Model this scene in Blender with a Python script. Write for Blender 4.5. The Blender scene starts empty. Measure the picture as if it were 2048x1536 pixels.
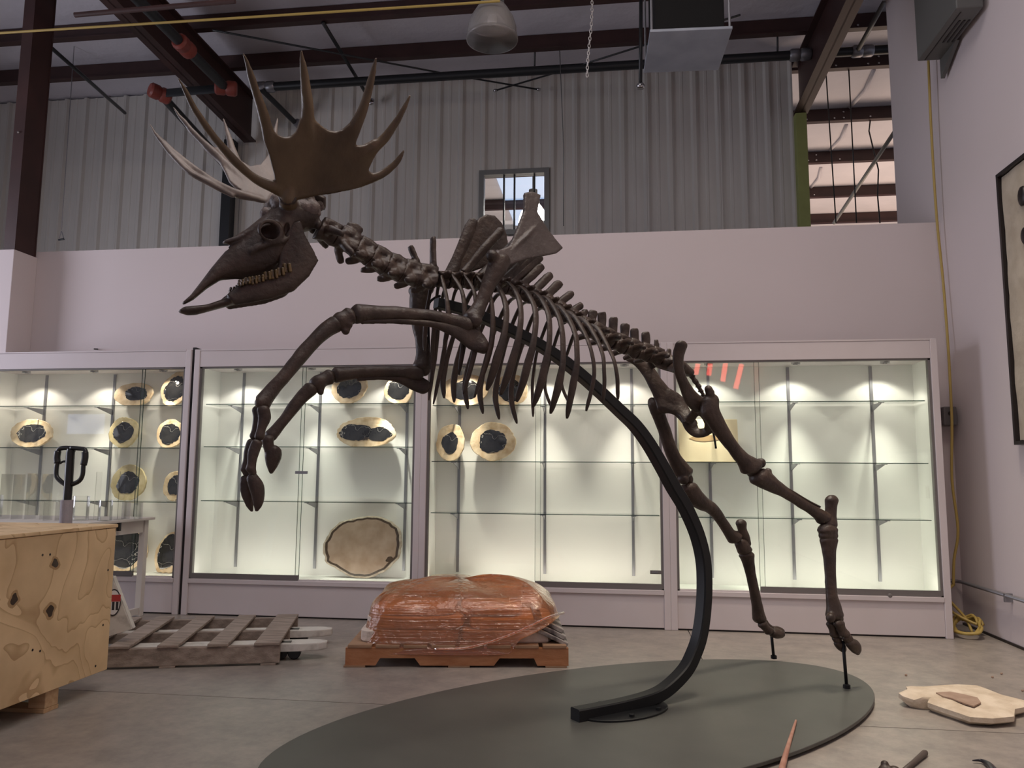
import bpy, bmesh, math, random
from mathutils import Vector, Matrix, noise as mnoise
from mathutils.geometry import tessellate_polygon

# ---------------------------------------------------------------- camera, world, lights, exposure
scene = bpy.context.scene
FPX, PITCH, YAW, ROLL, CAMZ = 1553.46, 0.117459, 0.129571, 0.006708, 1.15
CAM = Vector((0, 0, CAMZ))
_f = Vector((-math.sin(YAW) * math.cos(PITCH), math.cos(YAW) * math.cos(PITCH), math.sin(PITCH)))
_r = Vector((math.cos(YAW), math.sin(YAW), 0))
_u = _r.cross(_f)
RT = _r * math.cos(ROLL) + _u * math.sin(ROLL)
UP = _u * math.cos(ROLL) - _r * math.sin(ROLL)
FW = _f
cam_d = bpy.data.cameras.new('camera')
cam = bpy.data.objects.new('camera', cam_d)
scene.collection.objects.link(cam)
cam_d.sensor_fit = 'HORIZONTAL'
cam_d.sensor_width = 36.0
cam_d.lens = FPX / 2048 * 36.0
cam_d.clip_start = 0.05
cam.matrix_world = Matrix(((RT.x, UP.x, -FW.x, 0), (RT.y, UP.y, -FW.y, 0), (RT.z, UP.z, -FW.z, CAMZ), (0, 0, 0, 1)))
scene.camera = cam

world = bpy.data.worlds.new('world')
scene.world = world
world.use_nodes = True
bg = world.node_tree.nodes['Background']
bg.inputs['Color'].default_value = (0.86, 0.84, 1.0, 1)
bg.inputs['Strength'].default_value = 0.25

scene.view_settings.view_transform = 'Standard'
scene.view_settings.look = 'None'
scene.view_settings.gamma = 1.0
scene.view_settings.use_curve_mapping = False
scene.view_settings.exposure = 0.0
scene.cycles.transparent_max_bounces = 32


def add_light(name, kind, loc, power, color=(1, 1, 1), direction=(0, 0, -1), size=1.0, size_y=None, spot=None, blend=0.5):
    d = bpy.data.lights.new(name, kind)
    d.energy = power
    d.color = color
    if kind == 'AREA':
        d.shape = 'RECTANGLE' if size_y else 'SQUARE'
        d.size = size
        if size_y:
            d.size_y = size_y
    elif kind == 'SPOT':
        d.spot_size = spot
        d.spot_blend = blend
        d.shadow_soft_size = size
    else:
        d.shadow_soft_size = size
    o = bpy.data.objects.new(name, d)
    o.location = loc
    o.rotation_euler = Vector(direction).to_track_quat('-Z', 'Y').to_euler()
    scene.collection.objects.link(o)
    return o


# daylight from the open loading door to the left, from roof lights over the hall, and a few warm ceiling lamps
add_light('loading_door_daylight', 'AREA', (-8.8, 4.0, 2.4), 190, (0.86, 0.86, 1.0), (1, -0.05, -0.05), 2.4, 3.4)
add_light('roof_light_daylight', 'AREA', (-0.4, 2.4, 6.45), 134, (1.0, 0.94, 0.93), (0, 0, -1), 4.0, 3.0)
add_light('ceiling_lamp_light_front', 'AREA', (0.5, -2.5, 5.6), 6, (1.0, 0.86, 0.72), (0.05, 0.5, -1), 2.5, 1.5)
add_light('ceiling_lamp_light_right', 'AREA', (1.2, 2.2, 5.4), 42, (1.0, 0.82, 0.64), (-0.75, 0.1, -1), 1.0, 1.0)
add_light('high_bay_lamp_light', 'SPOT', (1.5, 4.5, 6.25), 860, (1.0, 0.86, 0.70), (0.02, 0.0, -1), 0.25, spot=math.radians(54), blend=1.0)
# lamps in the far bay behind the metal wall
add_light('far_bay_lamp_light', 'AREA', (5.6, 14.2, 2.6), 185, (1.0, 0.74, 0.56), (-0.1, 0.15, 1), 4.0, 4.0)
add_light('far_bay_lamp_light', 'AREA', (-1.0, 14.5, 2.6), 90, (1.0, 0.84, 0.72), (0.0, 0.1, 1), 3.0, 3.0)

# ---------------------------------------------------------------- picture-to-place helpers
def ray(px, py):
    return RT * ((px - 1024) / FPX) + UP * (-(py - 768) / FPX) + FW


def on_y(px, py, Y):
    d = ray(px, py)
    return CAM + d * (Y / d.y)


def on_x(px, py, X):
    d = ray(px, py)
    return CAM + d * (X / d.x)


def on_z(px, py, Z=0.0):
    d = ray(px, py)
    return CAM + d * ((Z - CAMZ) / d.z)


PC = Vector((-0.005, 3.893, 0))                 # middle of the oval platform
AX = Vector((0.76957, 0.63856, 0))              # along the animal, towards the tail
FAR = Vector((-0.63856, 0.76957, 0))            # across the animal, to its far (right) side
ZV = Vector((0, 0, 1))


def B(px, py, l=0.0):
    d = ray(px, py)
    t = (PC.dot(FAR) + l - CAM.dot(FAR)) / d.dot(FAR)
    return CAM + d * t


def mirror(p):
    return p - FAR * (2 * (p - PC).dot(FAR))


random.seed(7)
COL = scene.collection

# ---------------------------------------------------------------- materials
MATS = {}


def mat(name, color, rough=0.6, metal=0.0, spec=0.5, var=None, vscale=8.0, vdetail=6.0, vlo=0.35, vhi=0.65, stretch=None, bump=0.0, bscale=40.0, bdist=0.01, coat=0.0):
    m = bpy.data.materials.new(name)
    m.use_nodes = True
    nt = m.node_tree
    b = nt.nodes['Principled BSDF']
    b.inputs['Base Color'].default_value = (*color, 1)
    b.inputs['Roughness'].default_value = rough
    b.inputs['Metallic'].default_value = metal
    b.inputs['Specular IOR Level'].default_value = spec
    b.inputs['Coat Weight'].default_value = coat
    tc = nt.nodes.new('ShaderNodeTexCoord')
    mp = nt.nodes.new('ShaderNodeMapping')
    nt.links.new(tc.outputs['Object'], mp.inputs['Vector'])
    if stretch:
        mp.inputs['Scale'].default_value = stretch
    if var:
        n = nt.nodes.new('ShaderNodeTexNoise')
        n.inputs['Scale'].default_value = vscale
        n.inputs['Detail'].default_value = vdetail
        nt.links.new(mp.outputs['Vector'], n.inputs['Vector'])
        r = nt.nodes.new('ShaderNodeValToRGB')
        r.color_ramp.elements[0].position = vlo
        r.color_ramp.elements[0].color = (*color, 1)
        r.color_ramp.elements[1].position = vhi
        r.color_ramp.elements[1].color = (*var, 1)
        nt.links.new(n.outputs['Fac'], r.inputs['Fac'])
        nt.links.new(r.outputs['Color'], b.inputs['Base Color'])
    if bump:
        n2 = nt.nodes.new('ShaderNodeTexNoise')
        n2.inputs['Scale'].default_value = bscale
        n2.inputs['Detail'].default_value = 5
        nt.links.new(mp.outputs['Vector'], n2.inputs['Vector'])
        bp = nt.nodes.new('ShaderNodeBump')
        bp.inputs['Strength'].default_value = bump
        bp.inputs['Distance'].default_value = bdist
        nt.links.new(n2.outputs['Fac'], bp.inputs['Height'])
        nt.links.new(bp.outputs['Normal'], b.inputs['Normal'])
    MATS[name] = m
    return m


mat('bone', (0.027, 0.0160, 0.0115), 0.48, var=(0.060, 0.037, 0.026), vscale=9, bump=0.5, bscale=45, bdist=0.008)
mat('antler', (0.055, 0.033, 0.016), 0.40, var=(0.125, 0.082, 0.043), vscale=5, stretch=(1, 1, 0.45), bump=0.45, bscale=30, bdist=0.008)
mat('tooth', (0.17, 0.11, 0.038), 0.35, var=(0.04, 0.025, 0.015), vscale=45, vlo=0.45, vhi=0.62)
mat('bone_pale_lit', (0.15, 0.115, 0.105), 0.55, var=(0.07, 0.05, 0.042), vscale=14, bump=0.8, bscale=38, bdist=0.012)  # bone copy for the skull top, with dust and overhead light in its colour
mat('bone_mid_lit', (0.060, 0.045, 0.040), 0.45, var=(0.095, 0.075, 0.068), vscale=7, bump=0.5, bscale=40, bdist=0.008)  # paler bone for nasal and near scapula, overhead light and dust painted in
mat('antler_lit', (0.11, 0.083, 0.070), 0.5, var=(0.22, 0.18, 0.155), vscale=7, stretch=(1, 1, 0.5), bump=0.5, bscale=30, bdist=0.008)  # paler antler copy; daylight on the far antler is put into the colour
mat('black_iron', (0.008, 0.009, 0.010), 0.5, metal=0.0, spec=0.35)
mat('platform', (0.072, 0.073, 0.064), 0.45, var=(0.088, 0.089, 0.078), vscale=3, spec=0.45)
mat('wall_paint', (0.66, 0.585, 0.585), 0.75, var=(0.635, 0.565, 0.555), vscale=0.7, vdetail=2, bump=0.05, bscale=120, bdist=0.002)
mat('case_paint', (0.62, 0.56, 0.565), 0.5, var=(0.60, 0.54, 0.54), vscale=3, vdetail=2)
mat('case_dark', (0.16, 0.145, 0.14), 0.4)
mat('case_white', (0.83, 0.82, 0.79), 0.55)
mat('metal_panel', (0.66, 0.64, 0.59), 0.5, var=(0.61, 0.59, 0.545), vscale=2.5, stretch=(3, 1, 0.4), metal=0.0)
mat('insulation', (0.76, 0.73, 0.78), 0.6, var=(0.69, 0.67, 0.72), vscale=1.2, bump=0.4, bscale=2.5, bdist=0.08)
mat('red_oxide', (0.040, 0.017, 0.015), 0.5, var=(0.055, 0.023, 0.020), vscale=3)
mat('red_fitting', (0.22, 0.045, 0.032), 0.5)
mat('matte_black', (0.012, 0.012, 0.012), 0.85, spec=0.2)
mat('pipe_black', (0.018, 0.020, 0.022), 0.4)
mat('yellow_green', (0.33, 0.36, 0.12), 0.6, var=(0.28, 0.31, 0.10), vscale=4)
mat('yellow_cord', (0.42, 0.30, 0.08), 0.5)
mat('grey_steel', (0.22, 0.225, 0.22), 0.45, metal=0.3)
mat('heater_grey', (0.12, 0.12, 0.112), 0.45)
mat('chrome', (0.55, 0.55, 0.56), 0.25, metal=1.0)
mat('zinc', (0.30, 0.30, 0.32), 0.4, metal=0.7)
mat('silver_tray', (0.33, 0.36, 0.42), 0.5, var=(0.26, 0.29, 0.34), vscale=4)
mat('chain_white', (0.70, 0.68, 0.66), 0.5)
mat('old_wood', (0.20, 0.155, 0.125), 0.8, var=(0.34, 0.275, 0.225), vscale=5, stretch=(1.2, 9, 6), bump=0.5, bscale=30, bdist=0.004)
mat('pallet_wood', (0.26, 0.15, 0.085), 0.8, var=(0.36, 0.22, 0.13), vscale=5, stretch=(1.2, 9, 6), bump=0.4, bscale=30, bdist=0.004)
mat('orange_pallet_wood', (0.33, 0.13, 0.05), 0.5, var=(0.42, 0.19, 0.085), vscale=5, stretch=(1.2, 9, 6), bump=0.4, bscale=30, bdist=0.004)
mat('new_wood', (0.46, 0.29, 0.15), 0.7, var=(0.55, 0.37, 0.21), vscale=6, stretch=(1, 8, 8))
mat('jack_white', (0.60, 0.57, 0.52), 0.5, var=(0.40, 0.37, 0.33), vscale=14, vlo=0.5, vhi=0.72)
mat('table_white', (0.62, 0.58, 0.53), 0.5)
mat('rubber', (0.014, 0.014, 0.014), 0.35)
mat('grey_tape', (0.34, 0.31, 0.33), 0.7, bump=0.4, bscale=60)
mat('red_ink', (0.45, 0.05, 0.05), 0.5)
mat('black_ink', (0.03, 0.03, 0.035), 0.5)
mat('white_ink', (0.75, 0.74, 0.72), 0.5)
mat('cream_rim', (0.50, 0.35, 0.20), 0.55, var=(0.74, 0.61, 0.43), vscale=14, bump=0.5, bscale=30, bdist=0.006)
mat('yellow_rim', (0.50, 0.40, 0.20), 0.55, var=(0.68, 0.58, 0.36), vscale=14, bump=0.5, bscale=30, bdist=0.006)
mat('brown_slab', (0.24, 0.165, 0.115), 0.35, var=(0.36, 0.27, 0.21), vscale=9, vlo=0.3, vhi=0.7)
mat('slab_dark_ring', (0.045, 0.028, 0.018), 0.4)
mat('rod_brown', (0.075, 0.055, 0.045), 0.5)
mat('slab_bark', (0.30, 0.24, 0.18), 0.7, var=(0.48, 0.41, 0.33), vscale=30)
mat('stone', (0.54, 0.44, 0.32), 0.85, var=(0.70, 0.60, 0.47), vscale=10, bump=0.7, bscale=18, bdist=0.02)
mat('stone_brown', (0.30, 0.20, 0.145), 0.85, var=(0.38, 0.27, 0.20), vscale=14)
mat('fish_plate', (0.78, 0.66, 0.46), 0.75, var=(0.70, 0.57, 0.38), vscale=5)
mat('fish_print', (0.42, 0.27, 0.13), 0.7)
mat('frame_black', (0.012, 0.008, 0.008), 0.4)
mat('fossil_plate', (0.40, 0.34, 0.26), 0.85, var=(0.48, 0.42, 0.33), vscale=7, bump=0.6, bscale=9, bdist=0.02)
mat('load_stone', (0.50, 0.42, 0.35), 0.8, var=(0.70, 0.60, 0.52), vscale=9, bump=0.6, bscale=14, bdist=0.02)
mat('load_stone_dark', (0.05, 0.04, 0.04), 0.6, var=(0.42, 0.38, 0.35), vscale=11, vlo=0.42, vhi=0.6)
mat('pink_rod', (0.36, 0.17, 0.12), 0.5, var=(0.45, 0.25, 0.18), vscale=20)
mat('dark_claw', (0.016, 0.014, 0.02), 0.3)
mat('socket_grey', (0.12, 0.11, 0.11), 0.5)


def core_mat():
    """polished black petrified wood crossed by white quartz veins"""
    m = mat('black_core', (0.012, 0.012, 0.013), 0.12, coat=0.4)
    nt = m.node_tree
    b = nt.nodes['Principled BSDF']
    tc = nt.nodes.new('ShaderNodeTexCoord')
    n = nt.nodes.new('ShaderNodeTexNoise')
    n.inputs['Scale'].default_value = 9
    n.inputs['Detail'].default_value = 4
    nt.links.new(tc.outputs['Object'], n.inputs['Vector'])
    mx = nt.nodes.new('ShaderNodeMixRGB')
    mx.inputs[0].default_value = 0.18
    nt.links.new(tc.outputs['Object'], mx.inputs[1])
    nt.links.new(n.outputs['Color'], mx.inputs[2])
    v = nt.nodes.new('ShaderNodeTexVoronoi')
    v.feature = 'DISTANCE_TO_EDGE'
    v.inputs['Scale'].default_value = 5.5
    nt.links.new(mx.outputs[0], v.inputs['Vector'])
    r = nt.nodes.new('ShaderNodeValToRGB')
    r.color_ramp.elements[0].position = 0.0
    r.color_ramp.elements[0].color = (0.55, 0.52, 0.48, 1)
    r.color_ramp.elements[1].position = 0.009
    r.color_ramp.elements[1].color = (0.014, 0.014, 0.015, 1)
    e = r.color_ramp.elements.new(0.35)
    e.color = (0.035, 0.033, 0.032, 1)
    nt.links.new(v.outputs['Distance'], r.inputs['Fac'])
    nt.links.new(r.outputs['Color'], b.inputs['Base Color'])
    return m


core_mat()


def concrete():
    m = mat('concrete', (0.25, 0.225, 0.20), 0.36, spec=0.7)
    nt = m.node_tree
    b = nt.nodes['Principled BSDF']
    tc = nt.nodes.new('ShaderNodeTexCoord')
    n1 = nt.nodes.new('ShaderNodeTexNoise'); n1.inputs['Scale'].default_value = 1.1; n1.inputs['Detail'].default_value = 5
    n2 = nt.nodes.new('ShaderNodeTexNoise'); n2.inputs['Scale'].default_value = 9; n2.inputs['Detail'].default_value = 8; n2.inputs['Roughness'].default_value = 0.7
    for n in (n1, n2):
        nt.links.new(tc.outputs['Object'], n.inputs['Vector'])
    r1 = nt.nodes.new('ShaderNodeValToRGB')
    r1.color_ramp.elements[0].position = 0.3; r1.color_ramp.elements[0].color = (0.275, 0.246, 0.22, 1)
    r1.color_ramp.elements[1].position = 0.7; r1.color_ramp.elements[1].color = (0.355, 0.32, 0.285, 1)
    nt.links.new(n1.outputs['Fac'], r1.inputs['Fac'])
    r2 = nt.nodes.new('ShaderNodeValToRGB')
    r2.color_ramp.elements[0].position = 0.35; r2.color_ramp.elements[0].color = (0.74, 0.74, 0.74, 1)
    r2.color_ramp.elements[1].position = 0.65; r2.color_ramp.elements[1].color = (1.10, 1.08, 1.05, 1)
    nt.links.new(n2.outputs['Fac'], r2.inputs['Fac'])
    mx = nt.nodes.new('ShaderNodeMixRGB'); mx.blend_type = 'MULTIPLY'; mx.inputs[0].default_value = 1
    nt.links.new(r1.outputs['Color'], mx.inputs[1]); nt.links.new(r2.outputs['Color'], mx.inputs[2])
    nt.links.new(mx.outputs[0], b.inputs['Base Color'])
    bp = nt.nodes.new('ShaderNodeBump'); bp.inputs['Strength'].default_value = 0.25; bp.inputs['Distance'].default_value = 0.004
    nt.links.new(n2.outputs['Fac'], bp.inputs['Height'])
    nt.links.new(bp.outputs['Normal'], b.inputs['Normal'])
    return m


concrete()


def plywood():
    m = mat('plywood', (0.46, 0.29, 0.15), 0.6, spec=0.35)
    nt = m.node_tree
    b = nt.nodes['Principled BSDF']
    tc = nt.nodes.new('ShaderNodeTexCoord')
    n = nt.nodes.new('ShaderNodeTexNoise'); n.inputs['Scale'].default_value = 1.7; n.inputs['Detail'].default_value = 2.5; n.inputs['Distortion'].default_value = 0.6
    nt.links.new(tc.outputs['Object'], n.inputs['Vector'])
    k = nt.nodes.new('ShaderNodeMath'); k.operation = 'MULTIPLY'; k.inputs[1].default_value = 11
    nt.links.new(n.outputs['Fac'], k.inputs[0])
    fr = nt.nodes.new('ShaderNodeMath'); fr.operation = 'FRACT'
    nt.links.new(k.outputs[0], fr.inputs[0])
    r = nt.nodes.new('ShaderNodeValToRGB')
    r.color_ramp.elements[0].position = 0.0; r.color_ramp.elements[0].color = (0.50, 0.33, 0.17, 1)
    e = r.color_ramp.elements.new(0.14); e.color = (0.68, 0.49, 0.275, 1)
    r.color_ramp.elements[-1].position = 1.0; r.color_ramp.elements[-1].color = (0.74, 0.55, 0.32, 1)
    nt.links.new(fr.outputs[0], r.inputs['Fac'])
    n3 = nt.nodes.new('ShaderNodeTexNoise'); n3.inputs['Scale'].default_value = 4; n3.inputs['Detail'].default_value = 5
    nt.links.new(tc.outputs['Object'], n3.inputs['Vector'])
    r3 = nt.nodes.new('ShaderNodeValToRGB')
    r3.color_ramp.elements[0].position = 0.35; r3.color_ramp.elements[0].color = (0.86, 0.84, 0.82, 1)
    r3.color_ramp.elements[1].position = 0.65; r3.color_ramp.elements[1].color = (1.05, 1.05, 1.05, 1)
    nt.links.new(n3.outputs['Fac'], r3.inputs['Fac'])
    mx = nt.nodes.new('ShaderNodeMixRGB'); mx.blend_type = 'MULTIPLY'; mx.inputs[0].default_value = 1
    nt.links.new(r.outputs['Color'], mx.inputs[1]); nt.links.new(r3.outputs['Color'], mx.inputs[2])
    nt.links.new(mx.outputs[0], b.inputs['Base Color'])


plywood()


def clear_mat(name, tint=(1, 1, 1), refl=1.0, rough=0.02, haze=0.0, haze_col=(1, 1, 1)):
    m = bpy.data.materials.new(name)
    m.use_nodes = True
    nt = m.node_tree
    nt.nodes.clear()
    out = nt.nodes.new('ShaderNodeOutputMaterial')
    tr = nt.nodes.new('ShaderNodeBsdfTransparent'); tr.inputs['Color'].default_value = (*tint, 1)
    gl = nt.nodes.new('ShaderNodeBsdfGlossy'); gl.inputs['Roughness'].default_value = rough
    fr = nt.nodes.new('ShaderNodeFresnel'); fr.inputs['IOR'].default_value = 1.45
    ml = nt.nodes.new('ShaderNodeMath'); ml.operation = 'MULTIPLY'; ml.inputs[1].default_value = refl
    nt.links.new(fr.outputs[0], ml.inputs[0])
    mx = nt.nodes.new('ShaderNodeMixShader')
    nt.links.new(ml.outputs[0], mx.inputs[0]); nt.links.new(tr.outputs[0], mx.inputs[1]); nt.links.new(gl.outputs[0], mx.inputs[2])
    last = mx
    if haze:
        df = nt.nodes.new('ShaderNodeBsdfDiffuse'); df.inputs['Color'].default_value = (*haze_col, 1)
        m2 = nt.nodes.new('ShaderNodeMixShader'); m2.inputs[0].default_value = haze
        nt.links.new(last.outputs[0], m2.inputs[1]); nt.links.new(df.outputs[0], m2.inputs[2])
        last = m2
    nt.links.new(last.outputs[0], out.inputs[0])
    MATS[name] = m
    return m


clear_mat('glass', (0.985, 0.993, 0.985), 0.9)
clear_mat('shelf_glass', (0.97, 0.985, 0.975), 0.6)
clear_mat('shelf_edge', (0.22, 0.36, 0.31), 0.5, haze=0.35, haze_col=(0.10, 0.17, 0.14))
clear_mat('acrylic', (0.985, 0.985, 0.98), 0.55)
clear_mat('lamp_acrylic', (0.86, 0.85, 0.85), 1.0, rough=0.15, haze=0.22, haze_col=(0.62, 0.59, 0.57))


def wrap_mat():
    """orange stretch film, wrinkled in bands"""
    m = bpy.data.materials.new('orange_film')
    m.use_nodes = True
    nt = m.node_tree
    nt.nodes.clear()
    out = nt.nodes.new('ShaderNodeOutputMaterial')
    tc = nt.nodes.new('ShaderNodeTexCoord')
    mp = nt.nodes.new('ShaderNodeMapping'); mp.inputs['Scale'].default_value = (0.9, 0.9, 26.0); mp.inputs['Rotation'].default_value = (0.0, 0.16, 0.0)
    nt.links.new(tc.outputs['Object'], mp.inputs['Vector'])
    n = nt.nodes.new('ShaderNodeTexNoise'); n.inputs['Scale'].default_value = 2.2; n.inputs['Detail'].default_value = 5
    nt.links.new(mp.outputs[0], n.inputs['Vector'])
    n2 = nt.nodes.new('ShaderNodeTexNoise'); n2.inputs['Scale'].default_value = 9; n2.inputs['Detail'].default_value = 4; n2.inputs['Distortion'].default_value = 2.0
    nt.links.new(tc.outputs['Object'], n2.inputs['Vector'])
    ad = nt.nodes.new('ShaderNodeMath'); ad.operation = 'ADD'
    nt.links.new(n.outputs['Fac'], ad.inputs[0]); nt.links.new(n2.outputs['Fac'], ad.inputs[1])
    bp = nt.nodes.new('ShaderNodeBump'); bp.inputs['Strength'].default_value = 0.85; bp.inputs['Distance'].default_value = 0.016
    nt.links.new(ad.outputs[0], bp.inputs['Height'])
    tr = nt.nodes.new('ShaderNodeBsdfTransparent'); tr.inputs['Color'].default_value = (1.0, 0.60, 0.31, 1)
    df = nt.nodes.new('ShaderNodeBsdfDiffuse'); df.inputs['Color'].default_value = (0.95, 0.36, 0.12, 1)
    tl = nt.nodes.new('ShaderNodeBsdfTranslucent'); tl.inputs['Color'].default_value = (0.95, 0.40, 0.14, 1)
    gl = nt.nodes.new('ShaderNodeBsdfGlossy'); gl.inputs['Roughness'].default_value = 0.10; gl.inputs['Color'].default_value = (1, 0.93, 0.88, 1)
    for x in (df, gl, tl):
        nt.links.new(bp.outputs['Normal'], x.inputs['Normal'])
    m0 = nt.nodes.new('ShaderNodeMixShader'); m0.inputs[0].default_value = 0.4
    nt.links.new(df.outputs[0], m0.inputs[1]); nt.links.new(tl.outputs[0], m0.inputs[2])
    m1 = nt.nodes.new('ShaderNodeMixShader'); m1.inputs[0].default_value = 0.32
    nt.links.new(tr.outputs[0], m1.inputs[1]); nt.links.new(m0.outputs[0], m1.inputs[2])
    fr = nt.nodes.new('ShaderNodeFresnel'); fr.inputs['IOR'].default_value = 1.5
    nt.links.new(bp.outputs['Normal'], fr.inputs['Normal'])
    ml = nt.nodes.new('ShaderNodeMath'); ml.operation = 'MULTIPLY_ADD'; ml.inputs[1].default_value = 1.4; ml.inputs[2].default_value = 0.07
    nt.links.new(fr.outputs[0], ml.inputs[0])
    m2 = nt.nodes.new('ShaderNodeMixShader')
    nt.links.new(ml.outputs[0], m2.inputs[0]); nt.links.new(m1.outputs[0], m2.inputs[1]); nt.links.new(gl.outputs[0], m2.inputs[2])
    nt.links.new(m2.outputs[0], out.inputs[0])
    MATS['orange_film'] = m


wrap_mat()


def emit_mat(name, color, strength):
    m = bpy.data.materials.new(name)
    m.use_nodes = True
    nt = m.node_tree
    b = nt.nodes['Principled BSDF']
    b.inputs['Emission Color'].default_value = (*color, 1)
    b.inputs['Emission Strength'].default_value = strength
    b.inputs['Base Color'].default_value = (0.8, 0.8, 0.8, 1)
    MATS[name] = m


emit_mat('lit_bulb', (1.0, 0.97, 0.92), 9.0)
emit_mat('skylight', (0.36, 0.60, 1.0), 0.62)
emit_mat('case_lamp', (1.0, 0.93, 0.80), 6.0)
emit_mat('red_exit_glow', (1.0, 0.10, 0.07), 14.0)

# ---------------------------------------------------------------- mesh helpers
class MB:
    def __init__(self):
        self.v, self.f, self.mi = [], [], []

    def add(self, verts, faces, mi=0):
        o = len(self.v)
        self.v += [Vector(p) for p in verts]
        self.f += [tuple(i + o for i in f) for f in faces]
        self.mi += [mi] * len(faces)
        return self

    def box(self, x0, x1, y0, y1, z0, z1, mi=0):
        vs = [(x0, y0, z0), (x1, y0, z0), (x1, y1, z0), (x0, y1, z0), (x0, y0, z1), (x1, y0, z1), (x1, y1, z1), (x0, y1, z1)]
        return self.add(vs, [(0, 3, 2, 1), (4, 5, 6, 7), (0, 1, 5, 4), (1, 2, 6, 5), (2, 3, 7, 6), (3, 0, 4, 7)], mi)

    def obox(self, c, ux, uy, uz, hx, hy, hz, mi=0):
        """oriented box, half sizes"""
        c, ux, uy, uz = Vector(c), Vector(ux).normalized(), Vector(uy).normalized(), Vector(uz).normalized()
        vs = [c + ux * sx * hx + uy * sy * hy + uz * sz * hz for sz in (-1, 1) for sx, sy in ((-1, -1), (1, -1), (1, 1), (-1, 1))]
        return self.add(vs, [(0, 3, 2, 1), (4, 5, 6, 7), (0, 1, 5, 4), (1, 2, 6, 5), (2, 3, 7, 6), (3, 0, 4, 7)], mi)

    def sections(self, secs, mi=0, closed=False):
        """loft through rings of equal length, capped"""
        n = len(secs[0])
        vs = [p for s in secs for p in s]
        fs = []
        m = len(secs)
        for i in range(m if closed else m - 1):
            for j in range(n):
                a, b = i * n + j, i * n + (j + 1) % n
                c, d = ((i + 1) % m) * n + (j + 1) % n, ((i + 1) % m) * n + j
                fs.append((a, b, c, d))
        if not closed:
            fs.append(tuple(reversed(range(n))))
            fs.append(tuple((m - 1) * n + j for j in range(n)))
        return self.add(vs, fs, mi)

    def tube(self, pts, r, n=8, mi=0, up=None, flat=1.0, caps=True):
        pts = [Vector(p) for p in pts]
        rs = r if isinstance(r, (list, tuple)) else [r] * len(pts)
        secs = []
        prev = None
        for i, p in enumerate(pts):
            t = (pts[min(i + 1, len(pts) - 1)] - pts[max(i - 1, 0)]).normalized()
            ref = Vector(up) if up else (prev if prev else (ZV if abs(t.z) < 0.9 else Vector((1, 0, 0))))
            s = t.cross(ref)
            if s.length < 1e-5:
                s = t.cross(Vector((0.3, 0.5, 0.8)))
            s.normalize()
            q = s.cross(t).normalized()
            prev = q
            secs.append([p + (s * math.cos(a) * flat + q * math.sin(a)) * rs[i] for a in (2 * math.pi * k / n for k in range(n))])
        return self.sections(secs, mi)

    def lathe(self, prof, c, n=24, mi=0, axis=ZV, cap=True):
        c = Vector(c)
        ax = Vector(axis).normalized()
        e1 = ax.orthogonal().normalized()
        e2 = ax.cross(e1)
        secs = [[c + ax * z + (e1 * math.cos(a) + e2 * math.sin(a)) * max(r, 1e-4) for a in (2 * math.pi * k / n for k in range(n))] for r, z in prof]
        if cap:
            return self.sections(secs, mi)
        m = len(secs)
        vs = [p for s in secs for p in s]
        fs = [(i * n + j, i * n + (j + 1) % n, (i + 1) * n + (j + 1) % n, (i + 1) * n + j) for i in range(m - 1) for j in range(n)]
        return self.add(vs, fs, mi)

    def ball(self, c, r, n=10, m=7, mi=0, ex=None):
        c = Vector(c)
        ex = ex or (Vector((1, 0, 0)), Vector((0, 1, 0)), ZV)
        rr = r if isinstance(r, (tuple, list)) else (r, r, r)
        secs = []
        for i in range(1, m):
            t = math.pi * i / m
            secs.append([c + ex[0] * math.sin(t) * math.cos(a) * rr[0] + ex[1] * math.sin(t) * math.sin(a) * rr[1] - ex[2] * math.cos(t) * rr[2] for a in (2 * math.pi * k / n for k in range(n))])
        return self.sections(secs, mi)

    def prism(self, outline, thick, direction, mi=0):
        """outline: 3D loop; extruded +-thick/2 along direction"""
        d = Vector(direction).normalized() * thick * 0.5
        pts = [Vector(p) for p in outline]
        n = len(pts)
        tri = tessellate_polygon([pts])
        vs = [p + d for p in pts] + [p - d for p in pts]
        fs = []
        nrm = Vector((0, 0, 0))
        for i in range(n):
            nrm += pts[i].cross(pts[(i + 1) % n])
        flip = nrm.dot(d) < 0
        for a, b, c in tri:
            tn = (pts[b] - pts[a]).cross(pts[c] - pts[a])
            if tn.dot(d) < 0:
                a, c = c, a
            fs.append((a, b, c))
            fs.append((c + n, b + n, a + n))
        for i in range(n):
            j = (i + 1) % n
            q = (i, i + n, j + n, j)
            fs.append(tuple(reversed(q)) if flip else q)
        return self.add(vs, fs, mi)

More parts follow.
